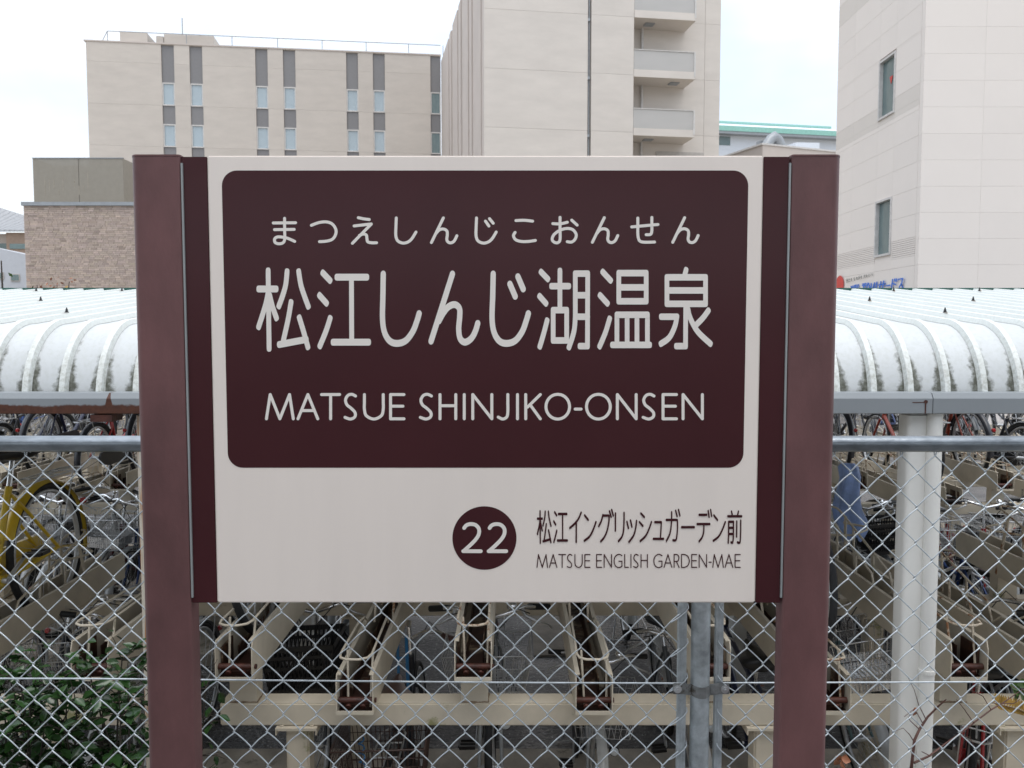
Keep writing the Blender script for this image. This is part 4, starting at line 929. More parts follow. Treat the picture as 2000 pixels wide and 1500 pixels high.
for xc in (at(1369, 1250, YF).x, at(1369, 1250, YF).x-2.0, at(1369, 1250, YF).x+2.0):
    b = MB(); pr = .0243; b.tube([(xc, YF+.004, PLAT-.1), (xc, YF+.004, zr0+.006)], pr, 24); part(b, 'fence_post', M['galv'], fen)
    for s, wdt in ((-1, .0105), (1, .0095)):
        xb = xc+s*.0445+(.002 if s > 0 else -.0035); b = MB()
        b.box((xb-wdt, YF-.006, PLAT), (xb+wdt, YF-.0035, zr0)); b.box((xb-wdt, YF-.0035, PLAT), (xb-wdt+.003, YF+.012, zr0)); b.box((xb+wdt-.003, YF-.0035, PLAT), (xb+wdt, YF+.012, zr0)); b.box((xb-.002, YF-.0085, PLAT), (xb+.002, YF-.0062, zr0))
        part(b, 'stretcher_bar', M['galv'], fen)
    for zz in (at(1369, 1342, YF).z, zr0-.12):
        cp = MB(); q = []; hs = .0155; 
        path = [(-.071, -.012), (-.045, -.012), (-.036, -.0155)]+[(.0275*math.sin(R(a)), .004-.0275*math.cos(R(a))) for a in (-62, -40, -20, 0, 20, 40, 62)]+[(.036, -.0155), (.045, -.012), (.071, -.012)]
        dz = [0, 0, -.001]+[-.004, -.006, -.0075, -.008, -.0075, -.006, -.004]+[-.001, 0, 0]
        n = len(path); vs = []
        for (x_, y_), d_ in zip(path, dz): vs += [(xc+x_, YF+y_, zz-hs*.85+d_), (xc+x_, YF+y_, zz+hs+d_), (xc+x_, YF+y_+.0025, zz+hs+d_), (xc+x_, YF+y_+.0025, zz-hs*.85+d_)]
        fs = []
        for i in range(n-1):
            for j in range(4): fs.append((i*4+j, i*4+(j+1) % 4, (i+1)*4+(j+1) % 4, (i+1)*4+j))
        fs += [(0,1,2,3)[::-1], tuple(4*(n-1)+j for j in range(4))]
        cp.add(vs, fs); cb = part(cp, 'clamp_band', M['band'], fen)
        for s in (-1, 1):
            bt = MB(); c = (xc+s*.0605, zz)
            bt.prism([(c[0]+.0075*math.cos(R(a)), YF-.0125, c[1]+.0075*math.sin(R(a))) for a in range(0, 360, 60)], (0, -.006, 0)); bt.tube([(c[0], YF-.018, c[1]), (c[0], YF-.023, c[1])], .0038, 8)
            bt.tube([(c[0], YF-.0122, c[1]), (c[0], YF-.0135, c[1])], .0105, 14); ob('bolt', bt.mesh('bolt', M['dull']), cb)
# wire ends wrapped over the stretcher bars
hk = MB(); xl, xr_ = pxp0-.0, pxp1
nrow = int((zk0-zbot)/PZ)
for i in range(nrow+1):
    z = zk0-PZ*i+.0
    for s, xe in ((-1, xl), (1, xr_)):
        x_in = xe+s*.030
        hk.tube([(x_in, YF-.008, z-.024), (xe+s*.012, YF-.011, z-.012), (xe-s*.006, YF-.012, z+.004), (xe-s*.0135, YF-.009, z+.014), (xe-s*.013, YF-.002, z+.022)], WR, 6)
o = part(hk, 'wire_end', M['wire'], fen); o['kind'] = 'stuff'
# ================================================================== BICYCLE RACKS
ZL = at(684, 1397, 3.2).z; ZH = at(922, 1330.5, 3.2).z; TL = 1.85
zbm = at(1000, 1374, 3.3).z; bmh = zbm-at(1000, 1418, 3.3).z
def tray_mesh():
    w, h, L_ = .075, .163, TL; t = .004
    o_ = MB()
    for s in (-1, 1):
        xa = s*w; xi = s*(w-t)
        prof_ = [(0,0),(0,h*.8),(.012,h),(L_,h),(L_,0)]
        o_.prism([(xa, y, z) for y, z in prof_][::(1 if s < 0 else -1)], (-s*t, 0, 0))
        o_.box((min(xi, xi-s*.014), .012, h-.004), (max(xi, xi-s*.014), L_, h-.0005))
    o_.box((-w+t, .0, 0), (w-t, L_, .004)); o_.box((-w+t, .0, .004), (w-t, .003, .016))
    return o_.mesh('tray', M['tray'])
def track_mesh():
    o_ = MB(); L_ = TL
    for s in (-1, 1): o_.box((s*.034-.002, .16, .012), (s*.034+.002, L_-.02, .085)); 
    o_.box((-.034, .14, .012), (.034, L_-.02, .016)); o_.prism([(-.05,.07,.006),(.05,.07,.006),(.034,.14,.016),(-.034,.14,.016)], (0,0,.003))
    for s in (-1, 1): o_.box((s*.064-.003, .05, .01), (s*.064+.003, .18, .12))
    return o_.mesh('wheel_track', M['rackrust'])
def roller_mesh():
    o_ = MB(); o_.tube([(-.07,.03,.048),(.07,.03,.048)], .0125, 12); o_.tube([(.0755,.03,.048),(.083,.03,.048)], .010, 6); o_.tube([(-.03,.02,.022),(-.03,.03,.028)], .012, 8); o_.tube([(.03,.02,.022),(.03,.03,.028)], .012, 8); return o_.mesh('roller', M['rust'])
def handle_mesh():
    o_ = MB(); z = .228; r_ = .0052
    o_.tube([(.045,.60,.165),(.052,.52,z-.01),(.058,.42,z),(.062,.06,z),(.052,.02,z),(.02,.0,z),(-.03,.0,z),(-.058,.02,z),(-.066,.06,z),(-.060,.42,z),(-.052,.52,z-.01),(-.045,.60,.165)], r_, 8)
    o_.tube([(-.035,.05,.01),(-.045,.10,z)], r_, 6); o_.tube([(.055,.05,.01),(.060,.10,z)], r_, 6); return o_.mesh('pull_handle', M['rack'])
def holder_mesh():
    o_ = MB(); r_ = .0062; z0 = .17
    for s in (-1, 1):
        o_.tube([(s*.045,.75,z0-.06),(s*.045,.8,z0+.03),(s*.045,1.40,z0+.20),(s*.04,1.46,z0+.215)], r_, 7)
        o_.tube([(s*.045,1.22,z0-.06),(s*.045,1.24,z0+.15)], r_, 6); o_.tube([(s*.045,.98,z0-.05),(s*.045,.99,z0+.08)], r_, 6)
        o_.tube([(s*.075,1.42,.01),(s*.05,1.36,z0+.19)], .008, 6)
    o_.tube([(-.04,1.46,z0+.215),(-.02,1.49,z0+.22),(.02,1.49,z0+.22),(.04,1.46,z0+.215)], r_, 7)
    o_.tube([(-.045,1.38,z0+.15),(-.19,1.33,z0+.14),(-.21,1.30,z0+.138),(-.19,1.27,z0+.13),(-.045,1.25,z0+.11),(.045,1.25,z0+.11),(.14,1.29,z0+.13),(.15,1.32,z0+.14),(.045,1.38,z0+.15)], r_, 7)
    return o_.mesh('wheel_holder', M['rack'])
TM = (tray_mesh(), track_mesh(), roller_mesh(), handle_mesh(), holder_mesh())
# the hoop on a few trays has rusted; same shapes, rusty paint
M['rackrusty'] = mat('rack_paint_rusting', (.62,.54,.42), .55, var=.15, vs=6, spots=[(20,.52,(.26,.12,.05))])
HR = [TM[3].copy(), TM[4].copy()]
for q_ in HR: q_.materials[0] = M['rackrusty']
def rack(label, Y, trays, legs, x0, x1, group='two tier cycle racks', flip=False, hz=0):
    t = thing('bicycle_rack', label, 'bicycle rack', ((x0+x1)/2, Y, 0), 0, group); tl = Vector(t.location)
    for yo in (.10, 1.42):
        b = MB(); b.box((x0, Y+yo, zbm-bmh), (x1, Y+yo+.1, zbm)); o = part(b, 'beam', M['rack'], t); bevel(o, .006)
        b = MB(); b.box((x0-.008, Y+yo+.004, zbm-bmh+.003), (x0, Y+yo+.096, zbm-.003)); part(b, 'end_cap', M['black'], t)
        for lx in legs:
            b = MB(); b.box((lx-.048, Y+yo+.003, .01), (lx+.048, Y+yo+.097, zbm-bmh-.013)); o = part(b, 'leg', M['rack'], t); bevel(o, .008)
            b = MB(); b.box((lx-.085, Y+yo-.02, zbm-bmh-.012), (lx+.085, Y+yo+.12, zbm-bmh-.001)); b.box((lx-.085, Y+yo-.02, zbm-bmh-.03), (lx-.08, Y+yo+.12, zbm-bmh-.012)); b.box((lx+.08, Y+yo-.02, zbm-bmh-.03), (lx+.085, Y+yo+.12, zbm-bmh-.012))
            for bx in (-.062, .062): b.tube([(lx+bx, Y+yo+.0, zbm-bmh-.012), (lx+bx, Y+yo+.0, zbm-bmh+.004)], .009, 6)
            part(b, 'flange', M['rack'], t)
    for i, (tx, hi) in enumerate(trays):
        z = ZH if hi else ZL+.001
        if hi:
            for yo in (.11, 1.43):
                b = MB(); b.box((tx-.056, Y+yo, zbm+.001), (tx+.056, Y+yo+.08, z-.001)); o = part(b, 'stub_post', M['rack'], t)
                wd = MB(); q_ = []
                for (xa_, ya_, xb_, yb_) in ((tx-.056, Y+yo, tx+.056, Y+yo), (tx+.056, Y+yo, tx+.056, Y+yo+.08)):
                    for s_ in range(9): q_.append((xa_+(xb_-xa_)*s_/8, ya_+(yb_-ya_)*s_/8, zbm+.001+rnd.uniform(-.001, .002)))
                wd.tube(q_, [.0045+rnd.uniform(-.0015,.002) for _ in q_], 6); ob('weld', wd.mesh('weld', M['weld']), o)
        tr = ob('tray', TM[0], t, Vector((tx, Y, z))-tl)
        ob('wheel_track', TM[1], tr); ob('roller', TM[2], tr); rr_ = rnd.random() < .5
        ob('pull_handle', HR[0] if rr_ else TM[3], tr); ob('wheel_holder', HR[1] if rnd.random() < .5 else TM[4], tr)
    return t
ra = rack('beige cycle rack nearest the fence, its long beam crossing below the station sign', 3.2,
     [(-1.114,1),(-.632,0),(-.156,1),(.33,0),(.80,1),(1.285,0),(1.83,1),(2.32,0),(2.85,1),(3.3,0)], (at(587,1450,3.35).x, at(1489,1450,3.35).x, at(1972,1450,3.35).x, 3.3), at(429,1380,3.3).x, 3.7)
rb_ = rack('beige cycle rack at lower left behind the leafy shrub, under the yellow bicycle', 3.2, [(-1.69,1),(-2.5,0),(-2.98,1),(-3.45,0)], (-1.95, -3.2), -3.8, -1.58)
rack('beige cycle rack across the aisle, far left row', 7.15, [(-4.9,0),(-4.43,1),(-3.95,0),(-3.47,1),(-3.0,0),(-2.5,1),(-2.0,0),(-1.5,1)], (-4.6,-2.7,-1.7), -5.2, -1.3)
rack('beige cycle rack across the aisle, far right row', 7.15, [(1.6,0),(2.1,1),(2.58,0),(3.06,1),(3.5,0),(3.9,0),(4.35,1),(4.8,0),(5.2,1)], (2.0,3.4,4.7), 1.3, 5.5)
# ================================================================== BICYCLES
def wheel_parts(paint):
    b = MB(); b.torus((0,0,0), .315, .0175, n=44, m=8); ty = b.mesh('wheel', M['tyre'])
    b = MB(); b.torus((0,0,0), .290, .0115, n=44, m=6, sx=1.1); rim = b.mesh('rim', M['dull'])
    b = MB()
    for k in range(28):
        a = 2*math.pi*k/28; s = 1 if k % 2 else -1; a2 = a+s*(.9 if k % 4 < 2 else -.9)
        b.tube([(.022*math.cos(a2), s*.024, .022*math.sin(a2)), (.284*math.cos(a), 0, .284*math.sin(a))], .0011, 4, caps=False)
    sp = b.mesh('spoke', M['dull'])
    b = MB(); b.tube([(0,-.045,0),(0,-.03,0),(0,.03,0),(0,.045,0)], [.008,.016,.016,.008], 10); b.tube([(0,-.06,0),(0,.06,0)], .005, 8); hub = b.mesh('hub', M['dull'])
    return ty, rim, sp, hub
WP = wheel_parts(None)
BC = {}
def bmesh_(key, fn, m):
    k = (key, m.name)
    if k not in BC:
        b = MB(); fn(b); BC[k] = b.mesh(key, m)
    return BC[k]
RA, FA, WRAD = Vector((-.52,0,.3325)), Vector((.54,0,.3325)), .3325
def f_frame(b):
    BBk = (-.08,0,.29)
    b.tube([(.385,0,.64),(.30,0,.50),(.16,0,.37),(-.08,0,.29)], .0175, 10); b.tube([(.365,0,.72),(.24,0,.58),(.05,0,.47),(-.16,0,.46)], .0135, 9)
    b.tube([BBk,(-.24,0,.70)], .0165, 10); b.tube([(.40,0,.60),(.345,0,.80)], .021, 10); b.tube([(-.08,-.04,.29),(-.08,.04,.29)], .024, 12)
    for s in (-1,1):
        b.tube([(-.09,s*.022,.29),(-.25,s*.045,.30),(-.52,s*.055,.332)], .010, 7); b.tube([(-.225,s*.018,.66),(-.30,s*.04,.57),(-.52,s*.055,.335)], .0085, 7)
        b.tube([(.405,s*.035,.60),(.435,s*.048,.50),(.50,s*.052,.39),(.54,s*.054,.332)], [.013,.012,.009,.008], 8)
    b.tube([(.405,-.045,.60),(.405,.045,.60)], .014, 8)
def f_sport(b):
    b.tube([(.385,0,.64),(-.08,0,.29)], .0185, 10); b.tube([(.35,0,.78),(-.235,0,.69)], .015, 10); b.tube([(-.08,0,.29),(-.25,0,.74)], .0165, 10); b.tube([(.40,0,.60),(.34,0,.82)], .021, 10); b.tube([(-.08,-.04,.29),(-.08,.04,.29)], .024, 12)
    for s in (-1,1):
        b.tube([(-.09,s*.022,.29),(-.52,s*.055,.332)], .010, 7); b.tube([(-.235,s*.018,.69),(-.52,s*.055,.335)], .0085, 7); b.tube([(.405,s*.035,.60),(.44,s*.048,.50),(.54,s*.054,.332)], [.013,.012,.008], 8)
def f_seatpost(b): b.tube([(-.235,0,.68),(-.285,0,.83)], .0125, 8)
def f_stem(b): b.tube([(.35,0,.80),(.325,0,.97)], .0115, 8); b.tube([(.325,0,.965),(.36,0,.985)], .014, 8)
def f_saddle(b):
    xs = [(-.42,.005,.012),(-.415,.085,.045),(-.37,.105,.06),(-.30,.095,.052),(-.23,.055,.04),(-.17,.03,.034),(-.12,.022,.028),(-.105,.005,.008)]
    vs = []; n = 12
    for x, w_, h_ in xs:
        for k in range(n):
            a = 2*math.pi*k/n; vs.append((x, w_*math.cos(a), .865+(.022 if math.sin(a) > 0 else h_)*math.sin(a)+(.012 if x < -.35 else 0)))
    fs = [(i*n+k, i*n+(k+1) % n, (i+1)*n+(k+1) % n, (i+1)*n+k) for i in range(len(xs)-1) for k in range(n)]
    b.add(vs, fs, 0, True)
def f_bar(b):
    b.tube([(.27,-.25,1.01),(.33,-.17,1.03),(.385,-.08,1.015),(.36,0,.985),(.385,.08,1.015),(.33,.17,1.03),(.27,.25,1.01)], .0108, 10)
def f_grip(s):
    def f(b): b.tube([(.305,s*.19,1.022),(.295,s*.20,1.02),(.245,s*.30,1.0)], [.013,.0165,.016], 10)
    return f
def f_lever(s):
    def f(b): b.tube([(.335,s*.165,1.02),(.36,s*.18,.995),(.375,s*.23,.975),(.35,s*.29,.945),(.335,s*.31,.92)], [.012,.010,.006,.005,.004], 6)
    return f
def f_bell(b): b.tube([(.345,.115,1.03),(.345,.115,1.045),(.345,.115,1.058),(.345,.115,1.062)], [.026,.027,.018,.004], 12)
def arcfender(b, c, a0, a1, r=.352, w_=.030, n=22):
    vs = []; fs = []; m = 5
    for i in range(n+1):
        a = R(a0+(a1-a0)*i/n)
        for k in range(m):
            u = -1+2*k/(m-1); rr_ = r-.016*u*u
            vs.append((c.x+rr_*math.cos(a), u*w_, c.z+rr_*math.sin(a)))
    for i in range(n):
        for k in range(m-1): fs.append((i*m+k, i*m+k+1, (i+1)*m+k+1, (i+1)*m+k))
    b.add(vs, fs, 0, True)
    b.add([(x*1, y*.94, z) for x, y, z in [(c.x+(v[0]-c.x)*.992, v[1], c.z+(v[2]-c.z)*.992) for v in vs]], [f[::-1] for f in fs], 0, True)
def f_fend_r(b): arcfender(b, RA, 20, 195); b.tube([(-.52,-.06,.33),(-.86,-.035,.26)], .0025, 4); b.tube([(-.52,.06,.33),(-.86,.035,.26)], .0025, 4)
def f_fend_f(b): arcfender(b, FA, -15, 150); b.tube([(.54,-.055,.33),(.86,-.03,.25)], .0025, 4); b.tube([(.54,.055,.33),(.86,.03,.25)], .0025, 4)
def f_chain(b):
    q = []
    for k in range(13): a = R(-90+15*k-0); q.append((-.08+.115*math.cos(a), -.056, .29+.115*math.sin(a)))
    for k in range(9): a = R(90+22.5*k); q.append((-.52+.06*math.cos(a), -.056, .333+.06*math.sin(a)))
    b.prism(q, (0,-.018,0))
def f_crank(b): b.tube([(-.08,-.078,.29),(.06,-.092,.20)], [.011,.008], 8); b.tube([(-.08,.06,.29),(-.22,.075,.38)], [.011,.008], 8); b.tube([(-.08,-.08,.29),(-.08,.064,.29)], .013, 10)
def f_pedal(c, s):
    def f(b):
        x, y, z = c
        b.box((x-.045,y,z-.009),(x-.03,y+s*.085,z+.009)) if s > 0 else b.box((x-.045,y+s*.085,z-.009),(x-.03,y,z+.009))
        b.box((x+.03,min(y,y+s*.085),z-.009),(x+.045,max(y,y+s*.085),z+.009)); b.box((x-.03,min(y+s*.08,y+s*.09),z-.008),(x+.03,max(y+s*.08,y+s*.09),z+.008)); b.tube([(x,y,z),(x,y+s*.085,z)], .008, 6)
    return f
def wire_basket(b, c, top, bot, h, step, r_, solidbottom=False):
    cx, cy, cz = c
    def rect(hw, z, L_): return [(cx-L_, cy-hw, z), (cx+L_, cy-hw, z), (cx+L_, cy+hw, z), (cx-L_, cy+hw, z)]
    lv_ = 7 if step < .03 else 5
    for i in range(lv_):
        f = i/(lv_-1); hw = bot[0]+(top[0]-bot[0])*f; L_ = bot[1]+(top[1]-bot[1])*f
        b.tube(rect(hw, cz+h*f, L_), r_*(2.2 if i == lv_-1 else 1), 5, closed=True)
    for s in (-1, 1):
        n = int(2*top[0]/step)
        for k in range(n+1):
            u = -1+2*k/n; b.tube([(cx+s*bot[1], cy+u*bot[0], cz), (cx+s*top[1], cy+u*top[0], cz+h)], r_, 4, caps=False)
        n = int(2*top[1]/step)
        for k in range(1, n):
            u = -1+2*k/n; b.tube([(cx+u*bot[1], cy+s*bot[0], cz), (cx+u*top[1], cy+s*top[0], cz+h)], r_, 4, caps=False)
    n = int(2*bot[0]/step)
    for k in range(n+1):
        u = -1+2*k/n; b.tube([(cx-bot[1], cy+u*bot[0], cz), (cx+bot[1], cy+u*bot[0], cz)], r_, 4, caps=False)
def f_basket(b): wire_basket(b, (.60,0,.70), (.20,.15), (.15,.11), .25, .04, .0016)
def f_basket_big(b): wire_basket(b, (.62,0,.69), (.22,.17), (.17,.13), .28, .038, .0018)
def f_basket_rear(b): wire_basket(b, (-.62,0,.60), (.20,.17), (.17,.14), .24, .022, .002)
def f_basket_mesh(b):
    # lower band of perforated sheet: two rows of holes are left between narrow strips
    for (z0, hw, L_) in ((.69,.172,.132),(.735,.180,.140)):
        for s in (-1, 1):
            for k in range(18):
                u = -hw+2*hw*k/18; b.box((.62+s*L_-.0015, u+.002, z0+.004), (.62+s*L_+.0015, u+2*hw/18-.003, z0+.04))
            b.box((.62+s*L_-.002, -hw, z0), (.62+s*L_+.002, hw, z0+.004)); b.box((.62+s*L_-.002, -hw, z0+.019), (.62+s*L_+.002, hw, z0+.023))
            b.box((.62-L_, s*hw-.0015, z0), (.62+L_, s*hw+.0015, z0+.04))
    for k in range(14):
        for j in range(9):
            x = .49+.26*j/9; y = -.17+.34*k/14; b.box((x+.003, y+.004, .688), (x+.026, y+.022, .690))
    b.box((.49,-.172,.6865),(.75,-.160,.6905)); b.box((.49,.160,.6865),(.75,.172,.6905))
def f_plastic(b):
    c = (.61,0,.69); h = .26; top, bot = (.185,.15), (.15,.12)
    for f0, f1, t in ((0,.14,.004),(.30,.37,.003),(.52,.59,.003),(.74,.80,.003),(.9,1.0,.006)):
        for s in (-1, 1):
            for ax in (0, 1):
                def P(f, e, out_): 
                    hw = bot[0]+(top[0]-bot[0])*f; L_ = bot[1]+(top[1]-bot[1])*f
                    return Vector((c[0]+(s*(L_+out_) if ax == 0 else e*L_), (e*hw if ax == 0 else s*(hw+out_)), c[2]+h*f))
                q = [P(f0,-1,0),P(f0,1,0),P(f1,1,0),P(f1,-1,0)]; q2 = [P(f0,-1,t),P(f0,1,t),P(f1,1,t),P(f1,-1,t)]
                b.add(q+q2, [(0,1,2,3),(4,7,6,5),(0,4,5,1),(3,2,6,7)])
    for s in (-1, 1):
        n = 16
        for k in range(n+1):
            u = -1+2*k/n; b.tube([(c[0]+s*bot[1], u*bot[0], c[2]), (c[0]+s*top[1], u*top[0]+.0, c[2]+h)], .0045, 4, caps=False)
            if k < n: b.tube([(c[0]+s*(bot[1]+.012), u*bot[0]*1.05, c[2]+.1*h), (c[0]+s*(top[1]-.003), min(1, u+.4)*top[0], c[2]+h*.92)], .003, 4, caps=False)
        for k in range(13):
            u = -1+2*k/12; b.tube([(c[0]+u*bot[1], s*bot[0], c[2]), (c[0]+u*top[1], s*top[0], c[2]+h)], .0045, 4, caps=False)
    b.box((c[0]-.12,-.15,c[2]-.002),(c[0]+.12,.15,c[2]+.002))
def f_lamp(b): b.tube([(.60,.075,.60),(.62,.075,.60),(.655,.075,.60),(.66,.075,.60)], [.014,.026,.03,.028], 12); b.tube([(.42,.05,.60),(.6,.07,.60)], .006, 6)
def f_lens(b): b.tube([(.6605,.075,.60),(.668,.075,.60)], [.025,.012], 12)
def f_rack(b):
    for s in (-1, 1): b.tube([(-.27,s*.03,.68),(-.36,s*.06,.70),(-.80,s*.06,.70),(-.83,s*.03,.70),(-.83,0,.70)], .005, 6); b.tube([(-.70,s*.06,.70),(-.53,s*.06,.34)], .0045, 6)
    for x in (-.45,-.58,-.70): b.tube([(x,-.06,.70),(x,.06,.70)], .004, 6)
    b.tube([(-.40,.0,.704),(-.80,0,.704)], .004, 6)
def f_refl(b): b.tube([(-.885,0,.50),(-.90,0,.50),(-.912,0,.50)], [.016,.019,.013], 12)
def f_stand(b):
    b.tube([(-.53,.065,.33),(-.60,.11,.03),(-.60,.16,.012)], .006, 6); b.tube([(-.53,-.065,.33),(-.60,-.11,.03),(-.60,-.16,.012),(-.60,.16,.012)], .006, 6)
def f_cable(b): b.tube([(.34,.2,1.0),(.44,.14,1.06),(.47,.03,.95),(.42,.02,.8),(.43,.04,.62)], .003, 5); b.tube([(.34,-.2,1.0),(.45,-.1,1.05),(.44,-.02,.9),(.38,-.015,.75)], .003, 5)
def bicycle(label, loc, rz, paint='dark', fend=None, basket=None, saddle='saddle', chain='black', sport=False, lean=0, scale=1, rackon=True, steer=0, group=None, stand=True, gripm='black', lamp=True, refl=True):
    t = thing('bicycle', label, 'bicycle', loc, 0, group); t.rotation_euler = (lean, 0, rz); t.scale = (scale,)*3
    add = lambda key, fn, m, loc_=None, par=t: ob(key, bmesh_(key, fn, m) if callable(fn) else fn, par, loc_)
    add('frame', f_sport if sport else f_frame, M['p_'+paint]) if not sport else ob('frame', bmesh_('sport_frame', f_sport, M['p_'+paint]), t)
    for c, nm in ((RA, 'r'), (FA, 'f')):
        wl_ = ob('wheel', WP[0], t, c, (0, rnd.random()*3, 0)); 
        ob('rim', WP[1], wl_); s_ = ob('spoke', WP[2], wl_); s_['kind'] = 'stuff'; ob('hub', WP[3], wl_)
    add('seat_post', f_seatpost, M['chrome']); add('stem', f_stem, M['chrome']); add('saddle', f_saddle, M[saddle])
    hb = add('handlebar', f_bar, M['chrome'])
    for s in (-1, 1):
        ob('grip', bmesh_('grip%d' % s, f_grip(s), M[gripm]), hb); ob('brake_lever', bmesh_('brake_lever%d' % s, f_lever(s), M['dull']), hb)
    ob('bell', bmesh_('bell', f_bell, M['chrome']), hb); add('cable', f_cable, M['black'])
    if fend:
        ob('fender', bmesh_('fender_r', f_fend_r, M['p_'+fend]), t); ob('fender', bmesh_('fender_f', f_fend_f, M['p_'+fend]), t)
    ob('chain_case', bmesh_('chain_case', f_chain, M[chain] if chain in M else M['p_'+chain]), t); add('crank', f_crank, M['dull'])
    ob('pedal', bmesh_('pedal_a', f_pedal((.06,-.095,.20), -1), M['black']), t); ob('pedal', bmesh_('pedal_b', f_pedal((-.22,.078,.38), 1), M['black']), t)
    if rackon: add('luggage_rack', f_rack, M['dull'])
    if refl: ob('reflector', bmesh_('reflector', f_refl, M['reflector']), t)
    if stand: add('kickstand', f_stand, M['dull'])
    if basket == 'wire': add('basket', f_basket, M['dull'])
    if basket == 'big': bk_ = add('basket', f_basket_big, M['chrome']); ob('perforated_band', bmesh_('perforated_band', f_basket_mesh, M['chrome']), bk_)
    if basket == 'mesh': bk_ = add('basket', f_basket, M['dull']); ob('perforated_band', bmesh_('perforated_band', f_basket_mesh, M['dull']), bk_); bk_.children[0].scale = (.88,.86,1.01); bk_.children[0].location = (.06, 0, 0)
    if basket == 'plastic': add('basket', f_plastic, M['black'])
    if basket == 'brown': ob('basket', bmesh_('basket_rear', f_basket_rear, M['basket_brown']), t)
    if lamp: lm = add('headlamp', f_lamp, M['black']); ob('lens', bmesh_('lens', f_lens, M['lens']), lm)
    return t
TO, AWAY = R(-90), R(90)   # front wheel towards / away from the platform
def xat(px, Y, py=900): return at(px, py, Y).x
G1 = 'bicycles parked under the near rack'; G2 = 'bicycles on the upper trays'; G3 = 'bicycles in the row across the aisle'
# ground level, nearest row (origin is midway; front axle .54 ahead)
bicycle('bicycle with black plastic front basket standing between the two leftmost trays', (-1.02, 4.72, 0), TO, 'dark', 'grey', 'plastic', lean=R(3), group=G1)
t = bicycle('small bicycle with brown saddle, brown rear basket and bright blue tubes', (-.52, 3.98, 0), AWAY, 'dark', None, 'brown', saddle='saddle_brown', gripm='saddle_brown', lean=R(-2), scale=.96, group=G1, rackon=True, lamp=False)
b = MB(); b.tube([(.20,.05,.66),(.225,.05,.97),(.21,.055,.985),(.18,.062,.985)], .0085, 8); b.tube([(.20,.0,.64),(.21,.0,.96)], .0095, 8); b.tube([(.21,-.01,.84),(.21,.06,.84)], .004, 6); b.tube([(.02,0,.62),(.12,0,.70)], .014, 8); b.build('blue_upright', M['p_sky'], t); t.children[0].name
for c_ in t.children:
    if c_.name.startswith(('handlebar', 'cable')): c_.location.z = -.10
b = MB(); b.tube([(-.62+.012*math.cos(k*.9), .10+.014*math.sin(k*.9), .40+.006*k) for k in range(70)], .0032, 5); b.build('coil_lock', M['p_sky'], t)
bicycle('silver bicycle with wire basket under the middle tray below the sign, facing the fence', (-.10, 4.50, 0), TO, 'silver', None, 'mesh', scale=1.05, lean=R(1), group=G1)
bicycle('bicycle with low wire basket and bell right of the middle, facing the fence', (.40, 4.35, 0), TO, 'silver', 'white', 'wire', scale=.84, lean=R(-3), group=G1)
bicycle('bicycle with pale front fender just left of the galvanised fence post', (.97, 4.52, 0), TO, 'grey', 'white', None, scale=.93, lean=R(6), group=G1)
t = bicycle('dark navy bicycle behind the galvanised fence post with a green sticker on its frame', (1.30, 4.35, 0), AWAY, 'navy', 'grey', None, sport=True, lean=R(-4), group=G1)
b = MB(); b.box((-.26,-.0205,.52),(-.20,-.0185,.60)); b.build('green_sticker', M['sticker'], t)
bicycle('teal bicycle with large chrome basket tipped beside the white shelter column', (1.93, 4.80, 0), TO, 'teal', 'silver', 'big', lean=R(9), group=G1)
t = bicycle('bright red bicycle right of the white shelter column', (2.42, 4.25, .0), R(60), 'red', None, None, lean=R(4), group=G1, stand=False, scale=1.0)
b = MB(); b.tube([(.27,0,.465),(.24,0,.435)], .0186, 10); b.build('yellow_band', M['yellow_band'], t)
bicycle('black bicycle with wire basket at the lower right corner', (2.9, 4.5, 0), TO, 'dark', 'silver', 'wire', lean=R(-4), group=G1)
bicycle('silver bicycle behind the shrub at the lower left', (-1.95, 4.55, 0), TO, 'silver', 'silver', 'wire', lean=R(4), group=G1)
bicycle('dark bicycle at the lower left edge under the yellow one', (-2.75, 4.6, 0), TO, 'dark', 'grey', 'wire', lean=R(-5), group=G1)
bicycle('grey bicycle with wire basket parked behind the rust streaked column', (-2.32, 4.75, 0), TO, 'grey', 'silver', 'wire', lean=R(2), group=G1)
bicycle('white bicycle at the lower left edge behind the shrub', (-3.15, 4.5, 0), TO, 'white', 'white', 'plastic', lean=R(-3), group=G1)
bicycle('silver bicycle between the red bicycle and the lower right corner', (2.66, 4.75, 0), AWAY, 'silver', 'silver', None, lean=R(4), group=G1)
bicycle('blue bicycle at the right edge below the trays', (3.3, 4.6, 0), TO, 'blue', 'silver', 'wire', lean=R(3), group=G1)
# upper trays, near rack: wheel rests on the tray floor
zl, zh = ZL+.017, ZH+.017
bicycle('yellow bicycle on the upper tray at far left, rear wheel towards the aisle', (-2.50, 3.82, zl+.01), TO, 'yellow', 'yellow', 'wire', chain='yellow', scale=1.05, group=G2, stand=False, lean=R(2), gripm='black')
bicycle('black tyred bicycle leaning in the leftmost raised tray below the sign', (-1.13, 4.22, zh), AWAY, 'dark', None, None, group=G2, stand=False, sport=True, lean=R(-9), rackon=False, refl=False)
bicycle('dark bicycle on the tray right of the brown sign post, back wheel towards the fence', (1.345, 4.24, zl+.01), AWAY, 'dark', None, None, group=G2, stand=False, lean=R(3), refl=False, rackon=False)
